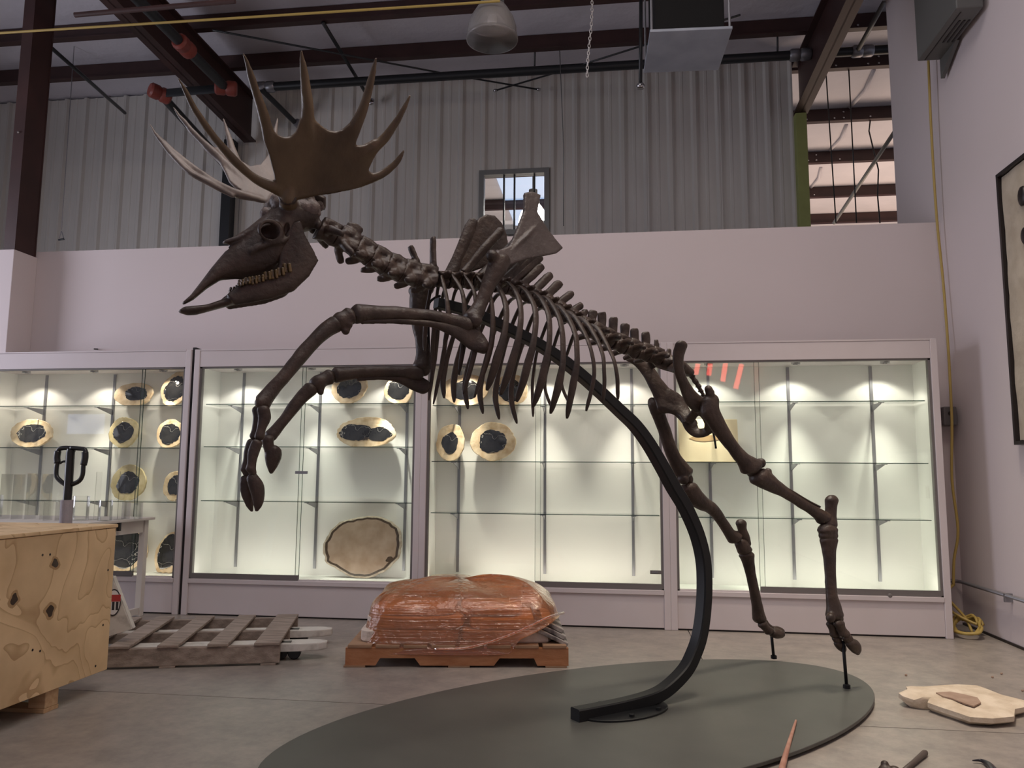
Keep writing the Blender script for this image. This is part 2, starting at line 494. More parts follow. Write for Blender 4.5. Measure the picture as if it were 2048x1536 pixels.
    def build(self, name, mats, parent=None, smooth=False, bevel=0.0, voxel=0.0, sm=0, decim=0.0, origin=None, subsurf=0, angle=None):
        if not isinstance(mats, (list, tuple)):
            mats = [mats]
        c = Vector(origin) if origin is not None else sum(self.v, Vector()) / max(1, len(self.v))
        me = bpy.data.meshes.new(name)
        me.from_pydata([tuple(p - c) for p in self.v], [], self.f)
        for mm in mats:
            me.materials.append(MATS[mm])
        if len(mats) > 1:
            me.polygons.foreach_set('material_index', self.mi)
        me.update()
        if voxel or bevel or sm or subsurf:
            tmp = bpy.data.objects.new('tmp', me)
            COL.objects.link(tmp)
            if voxel:
                md = tmp.modifiers.new('r', 'REMESH'); md.mode = 'VOXEL'; md.voxel_size = voxel; md.use_smooth_shade = True
            if sm:
                md = tmp.modifiers.new('s', 'SMOOTH'); md.iterations = sm; md.factor = 0.5
            if subsurf:
                md = tmp.modifiers.new('u', 'SUBSURF'); md.levels = subsurf; md.render_levels = subsurf
            if bevel:
                md = tmp.modifiers.new('b', 'BEVEL'); md.width = bevel; md.segments = 2; md.limit_method = 'ANGLE'
            if decim:
                md = tmp.modifiers.new('d', 'DECIMATE'); md.ratio = decim
            dg = bpy.context.evaluated_depsgraph_get()
            me2 = bpy.data.meshes.new_from_object(tmp.evaluated_get(dg))
            bpy.data.objects.remove(tmp)
            bpy.data.meshes.remove(me)
            me = me2
            me.name = name
            if not len(me.materials):
                for mm in mats:
                    me.materials.append(MATS[mm])
        if smooth or voxel:
            me.polygons.foreach_set('use_smooth', [True] * len(me.polygons))
        if angle:
            me.set_sharp_from_angle(angle=angle)
        o = bpy.data.objects.new(name, me)
        COL.objects.link(o)
        o.location = c
        if parent is not None:
            put(o, parent)
        return o


def world_loc(o):
    p = o.location.copy()
    while o.parent:
        o = o.parent
        p = p + o.location
    return p


def put(o, parent):
    """parent without moving (all parents are unrotated)"""
    w = o.location.copy()
    o.parent = parent
    o.location = w - world_loc(parent)


def empty(name, loc):
    o = bpy.data.objects.new(name, None)
    o.location = loc
    o.empty_display_size = 0.1
    COL.objects.link(o)
    return o


def tag(o, label=None, cat=None, group=None, kind=None):
    if label: o['label'] = label
    if cat: o['category'] = cat
    if group: o['group'] = group
    if kind: o['kind'] = kind
    return o


def structure(o, label=None):
    o['kind'] = 'structure'
    if label: o['label'] = label
    return o


def box(name, m, x0, x1, y0, y1, z0, z1, parent=None, bevel=0.0):
    return MB().box(x0, x1, y0, y1, z0, z1).build(name, m, parent, bevel=bevel)


def curve_pts(pts, n=6):
    """Catmull-Rom through points"""
    P = [Vector(p) for p in pts]
    out = []
    for i in range(len(P) - 1):
        a, b, c, d = P[max(i - 1, 0)], P[i], P[i + 1], P[min(i + 2, len(P) - 1)]
        for k in range(n):
            t = k / n
            out.append(0.5 * ((2 * b) + (c - a) * t + (2 * a - 5 * b + 4 * c - d) * t * t + (3 * b - a - 3 * c + d) * t ** 3))
    out.append(P[-1])
    return out


# ================================================================ THE BUILDING
WB = 6.75            # back partition wall
WX = 2.75            # right wall
DM = 9.75            # corrugated wall far behind
WTOP = on_y(1240, 465.5, WB).z
ROOF = 6.53

fl = MB()
ys = [-3.5, 3.965, WB + 0.3, 26]
xs = [-16, -4.2, 0.55, 9]
JG = 0.006
FLO = empty('floor', (0, 3, 0)); structure(FLO, 'grey brown concrete floor with saw-cut joints')
for i in range(3):
    for j in range(3):
        box('slab', 'concrete', xs[i] + JG / 2, xs[i + 1] - JG / 2, ys[j] + JG / 2, ys[j + 1] - JG / 2, -0.12, 0.0, FLO)
box('sub_base', 'socket_grey', -16, 9, -3.5, 26, -0.2, -0.012, FLO)

w = box('wall_back', 'wall_paint', -7.2, WX, WB, WB + 0.14, 0, WTOP); structure(w, 'white painted partition wall behind the display cases')
notch = on_y(320, 495, WB)
w = MB()
ye = on_x(1795, 446, WX).y
w.box(WX, WX + 0.15, -3.5, ye, 0, ROOF).build('wall_right', 'wall_paint')
structure(bpy.data.objects['wall_right'], 'white painted side wall to the right')
b = box('baseboard_right', 'frame_black', WX - 0.012, WX, -3.5, WB, 0.0, 0.018); structure(b, 'thin dark gap along the foot of the side wall')

# corrugated wall, sheet by sheet
xr = on_y(1588, 300, DM).x
wx0, wx1 = on_y(962, 400, DM).x, on_y(1096, 400, DM).x
wz0, wz1 = on_y(1030, 468, DM).z, on_y(1030, 344, DM).z
MW = empty('wall_metal', (xr - 5, DM, 0)); structure(MW, 'grey corrugated sheet metal wall far behind the partition')
mz = on_y(1130, 140, DM).z


def sheet(x0, x1, z0, z1, off=0.0):
    """trapezoid ribs every 0.305 m on a fixed grid"""
    pts = []
    k0 = math.floor((x0 - xr) / 0.305) - 1
    k1 = math.ceil((x1 - xr) / 0.305) + 1
    prof = []
    for k in range(k0, k1 + 1):
        c = xr + 0.305 * k
        prof += [(c - 0.048, 0), (c - 0.02, 0.034), (c + 0.02, 0.034), (c + 0.048, 0), (c + 0.12, 0), (c + 0.13, 0.006), (c + 0.16, 0.006), (c + 0.17, 0)]
    def h(x):
        for (xa, ha), (xb, hb) in zip(prof, prof[1:]):
            if xa <= x <= xb:
                return ha + (hb - ha) * (x - xa) / max(xb - xa, 1e-6)
        return 0
    xsn = sorted(set([x0, x1] + [p[0] for p in prof if x0 < p[0] < x1]))
    m = MB()
    fr = [(x, DM - h(x)) for x in xsn]
    vs = [(x, y, z0) for x, y in fr] + [(x, y, z1) for x, y in fr] + [(x, DM + 0.03, z0) for x, y in fr] + [(x, DM + 0.03, z1) for x, y in fr]
    n = len(fr)
    fs = []
    for i in range(n - 1):
        fs += [(i, i + 1, n + i + 1, n + i), (2 * n + i + 1, 2 * n + i, 3 * n + i, 3 * n + i + 1), (n + i, n + i + 1, 3 * n + i + 1, 3 * n + i), (2 * n + i, 2 * n + i + 1, i + 1, i)]
    fs += [(0, n, 3 * n, 2 * n), (n - 1, 3 * n - 1, 4 * n - 1, 2 * n - 1)]
    m.add(vs, fs)
    return m.build('metal_panel', 'metal_panel', MW)


x = xr
while x > -16:
    x0 = x - 0.915
    if x0 < wx1 and x > wx0:
        a, b_ = max(x0, wx0), min(x, wx1)
        if x > wx1 + 1e-3: sheet(wx1, x, 0, mz)
        if x0 < wx0 - 1e-3: sheet(x0, wx0, 0, mz)
        sheet(a, b_, 0, wz0); sheet(a, b_, wz1, mz)
    else:
        sheet(x0 + 0.002, x, 0, mz)
    x = x0
# window in it
WIN = empty('window_1', ((wx0 + wx1) / 2, DM, wz0)); structure(WIN, 'small sliding window high in the corrugated wall')
fr = MB(); t = 0.045
fr.box(wx0 - 0.02, wx1 + 0.02, DM - 0.06, DM + 0.05, wz1 - t, wz1 + 0.02).box(wx0 - 0.02, wx1 + 0.02, DM - 0.06, DM + 0.05, wz0 - 0.02, wz0 + t)
fr.box(wx0 - 0.02, wx0 + t, DM - 0.06, DM + 0.05, wz0 + t, wz1 - t).box(wx1 - t, wx1 + 0.02, DM - 0.06, DM + 0.05, wz0 + t, wz1 - t)
fr.build('window_frame', 'grey_steel', WIN)
mul = [on_y(px, 400, DM).x for px in (1008, 1029, 1069)]
for k, mx_ in enumerate(mul):
    hw = 0.010
    box('mullion', 'pipe_black', mx_ - hw, mx_ + hw, DM - 0.03, DM + 0.02, wz0 + t, wz1 - t, WIN)
ed = [wx0 + t] + mul + [wx1 - t]
for a, b_ in zip(ed, ed[1:]):
    box('pane', 'glass', a + 0.008, b_ - 0.008, DM - 0.006, DM, wz0 + t, wz1 - t, WIN)

# roof
CE = empty('ceiling', (-1, 8, ROOF)); structure(CE, 'dark insulated roof on red-brown steel purlins')
box('insulation_sheet', 'insulation', -16, 9, -1.5, 24, ROOF, ROOF + 0.08, CE)
pz = ROOF - 0.01
PY = [0.3, 1.8, 3.3, 4.6, 5.45, 6.3, 7.17, 8.05, 8.93, 9.83, 11.35, 12.9, 14.55, 16.1, 17.65, 19.2, 20.8, 22.4]
pm = MB().box(-16, 9, -0.012, 0.012, -0.21, 0).box(-16, 9, -0.075, 0.0, -0.21, -0.196).box(-16, 9, 0, 0.075, -0.014, 0)
po = None
for y in PY:
    if po is None:
        po = pm.build('purlin', 'red_oxide', origin=(0, 0, 0)); pme = po.data
    else:
        po = bpy.data.objects.new('purlin', pme); COL.objects.link(po)
    po.location = (0, y, pz); put(po, CE)
# bolts through the purlins beside the right-hand rafter
bolt_me = None
for y in PY:
    if 8 < y < 20:
        for dx, dz in ((2.62, -0.05), (2.62, -0.15), (2.86, -0.15), (3.25, -0.15), (3.38, -0.06), (3.38, -0.15), (3.75, -0.15)):
            if bolt_me is None:
                o = MB().lathe([(0.014, 0), (0.014, 0.012), (0.004, 0.014)], (0, 0, 0), 6, axis=(0, -1, 0)).build('bolt', 'chrome', origin=(0, 0, 0)); bolt_me = o.data
            else:
                o = bpy.data.objects.new('bolt', bolt_me); COL.objects.link(o)
            o.location = (dx, y - 0.014, pz + dz); put(o, CE)


def rafter(x, y0, y1, zb0, zb1, name='rafter'):
    m = MB()
    def slab(xa, xb, z0a, z1a, z0b, z1b):
        vs = [(xa, y0, z0a), (xb, y0, z0a), (xb, y0, z1a), (xa, y0, z1a), (xa, y1, z0b), (xb, y1, z0b), (xb, y1, z1b), (xa, y1, z1b)]
        m.add(vs, [(0, 3, 2, 1), (4, 5, 6, 7), (0, 1, 5, 4), (1, 2, 6, 5), (2, 3, 7, 6), (3, 0, 4, 7)])
    zt = pz - 0.21
    slab(x - 0.01, x + 0.01, zb0, zt, zb1, zt)
    slab(x - 0.085, x + 0.085, zb0, zb0 + 0.018, zb1, zb1 + 0.018)
    slab(x - 0.085, x + 0.085, zt - 0.018, zt, zt - 0.018, zt)
    return m.build(name, 'red_oxide', CE)


pl = on_y(500, 285, DM - 0.1)
rafter(pl.x, -1.4, DM - 0.1, pl.z + 0.42, pl.z)
pr = on_y(1598, 228, DM - 0.1)
rafter(pr.x + 0.02, -1.4, DM - 0.1, pr.z + 0.42, pr.z)
# steel columns standing against the metal wall
m = MB().box(on_y(440, 430, DM - 0.2).x, on_y(459, 430, DM - 0.2).x, DM - 0.2, DM - 0.06, 0, pl.z + 0.02)
tag(m.build('steel_column', 'pipe_black', bevel=0.005), 'dark steel column against the corrugated wall under the left roof beam', 'column')
m = MB().box(xr, xr + 0.135, DM - 0.14, DM + 0.14, 0, pr.z)
tag(m.build('steel_column', 'yellow_green', bevel=0.008), 'yellow-green end post of the corrugated wall at the right', 'column')
# brown column above the boxed pilaster at the left
c0, c1 = on_y(12, 440, WB - 0.28).x, on_y(34, 440, WB - 0.28).x
cw = c1 - c0
col = empty('steel_column', ((c0 + c1) / 2, WB - 0.1, WTOP)); tag(col, 'brown painted steel column rising from the white boxed pilaster at far left', 'column')
zc = on_y(20, 500, WB - 0.28).z
m = MB().box(c0, c1, WB - 0.28, WB - 0.265, zc, ROOF - 0.2).box(c0 + cw / 2 - 0.01, c0 + cw / 2 + 0.01, WB - 0.265, WB - 0.02, zc, ROOF - 0.2).box(c0, c1, WB - 0.02, WB - 0.005, zc, ROOF - 0.2)
m.box(c0 + 0.004, c1 - 0.004, WB - 0.265, WB - 0.02, zc, ROOF - 0.2)
m.build('column_shaft', 'red_oxide', col)
m = MB().lathe([(0.012, 0), (0.012, 0.01), (0.006, 0.02)], (c0 + cw * 0.5, WB - 0.28, on_y(40, 265, WB - 0.28).z), 8, axis=(0, -1, 0)); m.build('bolt', 'chrome', col)
pil = MB().box(c0 - 0.02, c1 + 0.015, WB - 0.30, WB, 0, zc)
structure(pil.build('trim_1', 'wall_paint', bevel=0.004), 'white boxed pilaster at the left end of the partition')

# ---- pipes under the roof
def pipe(name, pts, r, m, label, cat='pipe', fittings=(), fit_mat='red_fitting', fr=1.6):
    root = empty(name, pts[0]); tag(root, label, cat)
    MB().tube(pts, r, 10).build('pipe_run', m, root, smooth=True, angle=0.8)
    for p, d in fittings:
        d = Vector(d).normalized()
        MB().lathe([(r * fr * .8, -r * 2.2), (r * fr, -r * 1.8), (r * fr, -r * .4), (r * fr * .85, 0), (r * fr, r * .4), (r * fr, r * 1.8), (r * fr * .8, r * 2.2)], p, 12, axis=d).build('pipe_coupling', fit_mat, root, smooth=True, angle=0.6)
    return root


pzr = pl.z - 0.08
a = on_z(200, -60, pzr); b_ = on_z(452, 176, pzr)
xa = b_.x
P0 = Vector((xa, 0.5, pzr)); P1 = Vector((xa, b_.y, pzr))
c_ = on_y(320, 186, P1.y)
P2 = Vector((c_.x, P1.y, pzr - 0.02))
P3 = on_y(440, 330, P1.y + 1.6)
P3 = Vector((c_.x, DM - 0.1, pzr - 0.25))
fx = on_z(365, 93, pzr)
pipe('sprinkler_pipe', [P0, P1, P2, P3], 0.055, 'pipe_black', 'black sprinkler main with red couplings under the left roof beam',
     fittings=[((xa, fx.y, pzr), (0, 1, 0)), (P1, (1, 0.4, 0)), (P2, (0.6, 0.8, -0.1))])
# long black pipe across the room in front of the corrugated wall
yp = 9.0
q0, q1 = on_y(528, 170, yp), on_y(1772, 104, yp)
zq = (q0.z + q1.z) / 2
pipe('sprinkler_pipe', [(q0.x, yp, zq), (q1.x + 2.5, yp, zq)], 0.055, 'pipe_black', 'long black sprinkler pipe running across above the corrugated wall',
     fittings=[((q0.x + 0.03, yp, zq), (1, 0, 0)), ((on_y(1725, 104, yp).x, yp, zq), (1, 0, 0)), ((on_y(1600, 104, yp).x, yp, zq), (1, 0, 0))], fit_mat='zinc', fr=1.35)
e0 = on_y(530, 175, 8.2); e1 = on_y(600, 255, DM - 0.05)
pipe('sprinkler_pipe', [(q0.x, yp - 0.05, zq - 0.06), e1], 0.035, 'pipe_black', 'short black branch pipe running from the pipe end to the metal wall', fittings=[(e1 + Vector((0, -0.05, 0.02)), (0, 1, 0))], fit_mat='zinc')
pipe('gas_pipe', [on_y(-30, 68, 6.0) + (on_y(-30, 68, 6.0) - on_y(930, 7, 6.0)) * 1.5, on_y(-30, 68, 6.0), on_y(930, 7, 6.0), on_y(1000, 2, 6.0)], 0.011, 'yellow_cord', 'thin yellow gas line crossing under the roof at upper left')
pipe('conduit', [on_y(150, 30, 5.2), on_y(470, 2, 5.2)], 0.02, 'red_oxide', 'reddish conduit near the roof at the top left edge')
# bracing rods
def rod(pts, r, label, m='pipe_black', name='brace_rod', tip=True):
    root = empty(name, pts[0]); tag(root, label, 'rod')
    MB().tube(pts, r, 6).build('rod', m, root, smooth=True)
    if tip:
        e = Vector(pts[-1]); d = (e - Vector(pts[-2])).normalized()
        MB().lathe([(r * 1.7, -0.02), (r * 2.2, 0.0), (r * 1.7, 0.025)], e, 8, axis=d).build('end_fitting', 'chrome', root, smooth=True)


rod([on_y(85, 80, 7.0), on_y(250, 226, 9.3)], 0.022, 'black diagonal brace rod beside the brown column', tip=False)
rod([on_y(425, 60, 7.4), on_y(905, 150, 9.2), on_y(1077, 179, 9.6)], 0.011, 'long thin brace rod sloping right to the corrugated wall top')
rod([on_y(1480, 30, 7.4), on_y(1130, 140, 9.2), on_y(991, 181, 9.6)], 0.011, 'thin brace rod sloping left, crossing the other one')
rod([on_y(646, 45, 8.0), on_y(742, 203, 9.6)], 0.025, 'dark drop pipe with a sprinkler tip above the antler', name='drop_pipe')
rod([on_y(1072, 0, 9.0), on_y(1069, 140, 9.0)], 0.012, 'thin hanger rod beside the dome lamp', tip=False, name='hanger_rod')
rod([on_y(1282, -20, 7.2), on_y(1281, 172, 7.2)], 0.02, 'black drop pipe with shiny sprinkler head below the hanging unit', name='drop_pipe')
rod([on_y(1555, 0, 9.0), on_y(1555, 112, 9.0)], 0.012, 'thin hanger rod left of the right roof beam', tip=False, name='hanger_rod')
rod([on_y(1651, 132, 9.83), on_y(1672, 446, 9.83)], 0.008, 'thin wire hanging in the far bay, nearest the green post', tip=False, name='hanging_wire')
rod([on_y(1697, 130, 9.83), on_y(1713, 446, 9.83)], 0.008, 'thin wire hanging in the middle of the far bay', tip=False, name='hanging_wire')
rod([on_y(1741, 236, 11.35), on_y(1738, 262, 11.33), on_y(1747, 300, 11.33), on_y(1757, 340, 11.33), on_y(1755, 390, 11.33), on_y(1760, 446, 11.33)], 0.010, 'wavy black cable hanging at the right of the far bay', tip=False, name='hanging_wire')
rod([on_y(1790, 262, 10.6), on_y(1668, 446, 13.0)], 0.03, 'grey diagonal brace across the far bay', 'grey_steel', tip=False)
rod([on_y(1768, 5, 8.2), on_y(1716, 100, 8.95)], 0.03, 'grey diagonal pipe dropping to the sprinkler pipe in the far bay', 'grey_steel', tip=False)

# seams in the far-bay roof insulation
for (pa, pb) in (((1748, 140), (1700, 215)), ((1693, 250), (1660, 300)), ((1642, 335), (1622, 375))):
    A_, B_ = on_z(*pa, ROOF - 0.01), on_z(*pb, ROOF - 0.01)
    MB().tube([A_, (A_ + B_) / 2 + Vector((0.05, 0, -0.015)), B_], 0.025, 6).build('insulation_seam', 'insulation', CE, smooth=True)

# bright things beyond the window: a roof light and a lit dome lamp in the far bay
s0, s1 = on_z(1012, 470, ROOF - 0.03), on_z(1100, 350, ROOF - 0.03)
structure(box('trim_2', 'skylight', on_z(1014, 410, ROOF - 0.03).x, s1.x + 1.2, s1.y - 0.5, s0.y + 2.0, ROOF - 0.03, ROOF - 0.005), 'pale blue translucent roof light beyond the small window')


def dome_lamp(name, c, R, lit, label, par=None):
    root = empty(name, c + ZV * R * 1.6); tag(root, label, 'lamp')
    prof = [(R, 0), (R * 1.0, R * 0.12), (R * 0.97, R * 0.45), (R * 0.85, R * 0.85), (R * 0.62, R * 1.25), (R * 0.42, R * 1.5)]
    m = MB(); m.lathe(prof + [(r - 0.006, z) for r, z in reversed(prof)], c, 32)
    m.build('shade', 'lamp_acrylic' if not lit else 'lit_bulb', root, smooth=True)
    MB().lathe([(R * 1.02, -0.01), (R * 1.03, 0.0), (R * 1.02, 0.018), (R * 0.985, 0.018), (R * 0.985, -0.01)], c, 32).build('rim_band', 'lamp_acrylic' if not lit else 'grey_steel', root, smooth=True)
    MB().lathe([(R * 0.44, R * 1.5), (R * 0.46, R * 1.52), (R * 0.46, R * 1.75), (R * 0.3, R * 1.8), (R * 0.3, R * 2.5), (0.02, R * 2.55)], c, 20).build('lamp_housing', 'grey_steel', root, smooth=True, angle=0.6)
    MB().lathe([(0.02, R * 0.55), (R * 0.15, R * 0.6), (R * 0.2, R * 0.8), (R * 0.16, R * 1.0), (R * 0.1, R * 1.2), (R * 0.1, R * 1.5)], c, 14).build('bulb', 'chain_white' if not lit else 'lit_bulb', root, smooth=True)
    MB().tube([c + ZV * R * 2.5, Vector((c.x, c.y, ROOF - 0.2))], 0.012, 8).build('hanger', 'grey_steel', root)


LC = on_y(984, 97, 6.2)
LR = (on_y(1034, 80, 6.2).x - on_y(934, 80, 6.2).x) / 2
dome_lamp('pendant_lamp', Vector((LC.x, 6.2, LC.z + 0.085)), LR, False, 'unlit clear acrylic dome lamp hanging from the roof at top centre')
L2 = on_y(1066, 450, 11.35)
dome_lamp('pendant_lamp', Vector((L2.x, 11.35, L2.z)), 0.22, True, 'glowing dome lamp seen through the small window')

# white chain
CH = empty('hanging_chain', on_y(1180, 0, 6.5)); tag(CH, 'white chain hanging from the roof right of the dome lamp', 'chain')
ca, cb = on_y(1183, -30, 6.5), on_y(1177, 150, 6.5)
link_me = None
NL = 26
for i in range(NL):
    t_ = i / (NL - 1)
    p = ca.lerp(cb, t_) + Vector((0.012 * math.sin(t_ * 5), 0, 0))
    if link_me is None:
        pts = [Vector((0.011 * math.cos(a_), 0, 0.021 * math.sin(a_))) for a_ in (2 * math.pi * q / 10 for q in range(10))]
        mb = MB(); secs = []
        for q in range(10):
            t3 = (pts[(q + 1) % 10] - pts[q - 1]).normalized(); n3 = t3.cross(Vector((0, 1, 0)))
            secs.append([pts[q] + (n3 * math.cos(u_) + Vector((0, 1, 0)) * math.sin(u_)) * 0.0036 for u_ in (2 * math.pi * s / 5 for s in range(5))])
        mb.sections(secs, closed=True)
        o = mb.build('chain_link', 'chain_white', smooth=True, origin=(0, 0, 0)); link_me = o.data
    else:
        o = bpy.data.objects.new('chain_link', link_me); COL.objects.link(o)
    o.location = p; o.rotation_euler = (0, 0, 0.4 if i % 2 else 1.97); put(o, CH)
# trapeze hanger at the left
tz = [on_y(150, 68, 8.5), on_y(123, 460, 8.5)]
root = empty('wire_hanger', tz[1]); tag(root, 'thin wire with a small trapeze bar hanging in front of the corrugated wall', 'hanger')
MB().tube(tz, 0.005, 5).build('wire', 'zinc', root)
ta, tb, tc_ = on_y(123, 462, 8.5), on_y(117, 480, 8.5), on_y(128, 478, 8.5)
MB().tube([ta, tb], 0.005, 5).tube([ta, tc_], 0.005, 5).build('hanger_bracket', 'zinc', root)
MB().tube([tb, tc_], 0.011, 6).build('bar', 'pipe_black', root)
rod([on_y(1119, 92, 8.93), on_y(1127, 290, 8.93), on_y(1127, 452, 8.93)], 0.006, 'thin wire hanging right of the small window', 'grey_steel', tip=False, name='hanging_wire')

# hanging heating unit with a flat tray
HU = empty('hanging_unit', on_y(1375, 60, 6.0)); tag(HU, 'dark hanging unit over a flat silver-grey tray under the roof', 'heater')
tz_ = on_y(1375, 58, 5.9).z
A4 = [on_z(1298, 62, tz_), on_z(1461, 54, tz_), on_z(1441, 138, tz_), on_z(1289, 143, tz_)]
ctr = sum(A4, Vector()) / 4
ux = ((A4[1] - A4[0]) + (A4[2] - A4[3])).normalized(); uy = Vector((-ux.y, ux.x, 0))
hx = ((A4[1] - A4[0]).length + (A4[2] - A4[3]).length) / 4; hy = ((A4[0] - A4[3]).length + (A4[1] - A4[2]).length) / 4
MB().obox(ctr, ux, uy, ZV, hx, hy, 0.012).build('tray', 'silver_tray', HU, bevel=0.004)
MB().obox(ctr + ZV * 0.34 + uy * 0.02, ux, uy, ZV, hx * 0.86, hy * 0.8, 0.32).build('unit_body', 'matte_black', HU, bevel=0.01)
for sx in (-1, 1):
    for sy in (-1, 1):
        p = ctr + ux * sx * hx * 0.95 + uy * sy * hy * 0.9
        MB().tube([p, Vector((p.x, p.y, ROOF - 0.2))], 0.010, 6).build('hanger', 'zinc', HU)

# heater box, cord, outlet, rail and framed fossil on the right wall
hb = [on_x(1852, 40, WX - 0.45), on_x(1975, 15, WX)]
HT = empty('wall_heater', (WX - 0.25, 6.1, on_x(1900, 115, WX).z)); tag(HT, 'grey metal unit heater with three slots mounted high on the side wall', 'heater')
y0h, y1h = 5.70, 6.44; zh0 = on_x(1975, 18, WX).z; xh = WX - 0.23
MB().box(xh, WX - 0.04, y0h, y1h, zh0, zh0 + 0.75).build('heater_body', 'heater_grey', HT, bevel=0.01)
for i in range(3):
    xx = xh + 0.085 + i * 0.034
    MB().box(xx, xx + 0.013, y0h + 0.16, y0h + 0.46, zh0 - 0.006, zh0 + 0.002).build('slot', 'frame_black', HT)
MB().box(xh + 0.05, xh + 0.056, y0h + 0.05, y1h - 0.02, zh0 - 0.005, zh0).build('seam', 'frame_black', HT)
MB().prism([(WX - 0.04, y1h, zh0), (WX - 0.04, y1h - 0.3, zh0), (WX - 0.04, y1h, zh0 - 0.16)], 0.03, (1, 0, 0)).build('bracket', 'heater_grey', HT)

cord = [on_y(1848, -30, 6.55), on_y(1855, 80, 6.6), on_y(1862, 250, 6.64), on_y(1873, 430, 6.66), on_y(1886, 560, 6.64), on_y(1896, 690, 6.6), on_y(1902, 800, 6.55), on_y(1904, 860, 6.52), on_y(1904, 960, 6.5), on_y(1916, 1060, 6.5), on_y(1908, 1120, 6.52), on_y(1907, 1170, 6.5)]
CO = empty('extension_cord', (2.55, 6.45, 0)); tag(CO, 'yellow extension cord hanging down the corner into a coil', 'cord')
MB().tube(curve_pts(cord, 5), 0.011, 8).build('cord_run', 'yellow_cord', CO, smooth=True)
coil = []
for i in range(70):
    a_ = i / 70 * 2 * math.pi * 4
    rr = 0.12 + 0.03 * math.sin(i * 0.7)
    zz = 0.04 + 0.10 * (0.5 + 0.5 * math.sin(a_ + 0.8)) * (0.4 + 0.6 * ((i * 7) % 10) / 10)
    coil.append((2.575 + rr * 0.85 * math.cos(a_), 6.28 + rr * math.sin(a_) * 1.1, zz))
MB().tube(curve_pts([cord[-1], (2.47, 6.45, 0.28), (2.53, 6.4, 0.15)] + coil, 3), 0.0105, 7).build('cord_coil', 'yellow_cord', CO, smooth=True)
MB().tube(curve_pts([cord[-1], (2.50, 6.42, 0.27), (2.60, 6.36, 0.12), (2.62, 6.3, 0.02)], 4), 0.0105, 7).build('cord_end', 'yellow_cord', CO, smooth=True)
oc = on_y(1900, 832, 6.6)
OU = empty('outlet_box', (oc.x, WB - 0.1, oc.z)); tag(OU, 'grey electrical outlet box on the wall corner behind the cord', 'outlet')
MB().box(oc.x - 0.05, oc.x + 0.05, WB - 0.16, WB, oc.z - 0.075, oc.z + 0.075).build('outlet_body', 'socket_grey', OU, bevel=0.008)
MB().lathe([(0.018, 0), (0.018, 0.008)], (oc.x, WB - 0.16, oc.z + 0.02), 10, axis=(0, -1, 0)).build('socket', 'frame_black', OU)
rl = on_x(2048, 1202, WX - 0.04).z
RA = empty('wall_rail', (WX - 0.04, 6, rl)); tag(RA, 'thin grey conduit rail running low along the side wall', 'rail')
MB().tube([(2.3, WB - 0.04, rl), (WX - 0.07, WB - 0.04, rl), (WX - 0.04, WB - 0.08, rl), (WX - 0.04, 4.5, rl)], 0.014, 8).build('conduit_run', 'zinc', RA, smooth=True)
for yy in (5.95, 5.0):
    MB().box(WX - 0.055, WX, yy - 0.008, yy + 0.008, rl - 0.045, rl + 0.015).build('clip', 'zinc', RA)
FRY = on_x(2006, 350, WX).y; frz = on_x(2006, 350, WX).z
frb = on_x(2048, 795, WX)
PF = empty('framed_fossil', (WX - 0.03, FRY - 0.5, 1.6)); tag(PF, 'black-framed beige fossil plate hanging on the side wall', 'picture')
fz0, fy0 = 1.38, FRY - 1.3
m = MB().box(WX - 0.05, WX, FRY - 0.025, FRY, fz0, frz).box(WX - 0.05, WX, fy0, FRY - 0.025, frz - 0.025, frz).box(WX - 0.05, WX, fy0, FRY - 0.025, fz0, fz0 + 0.025)
m.build('frame', 'frame_black', PF)
g = MB(); N = 24
vs, fs = [], []
for i in range(N + 1):
    for j in range(N + 1):
        yy = fy0 + (FRY - 0.03 - fy0) * i / N; zz = fz0 + 0.03 + (frz - fz0 - 0.06) * j / N
        vs.append((WX - 0.028 - 0.012 * mnoise.noise(Vector((yy * 5, zz * 5, 3))), yy, zz))
for i in range(N):
    for j in range(N):
        fs.append((i * (N + 1) + j, i * (N + 1) + j + 1, (i + 1) * (N + 1) + j + 1, (i + 1) * (N + 1) + j))
g.add(vs, fs).build('fossil_plate', 'fossil_plate', PF, smooth=True)
for (yy, zz, ry, rz) in ((FRY - 0.30, 3.02, 0.05, 0.07), (FRY - 0.30, 2.75, 0.045, 0.06)):
    MB().ball((WX - 0.035, yy, zz), (0.02, ry, rz)).build('fossil_mark', 'frame_black', PF, smooth=True)

np0 = on_y(195, 698, WB)
tag(MB().tube([np0 + Vector((0, 0.01, 0)), np0 + Vector((0.01, -0.06, -0.01))], 0.007, 6).build('wall_nail', 'frame_black', smooth=True), 'small dark nail sticking out of the white wall above the leftmost case', 'nail')

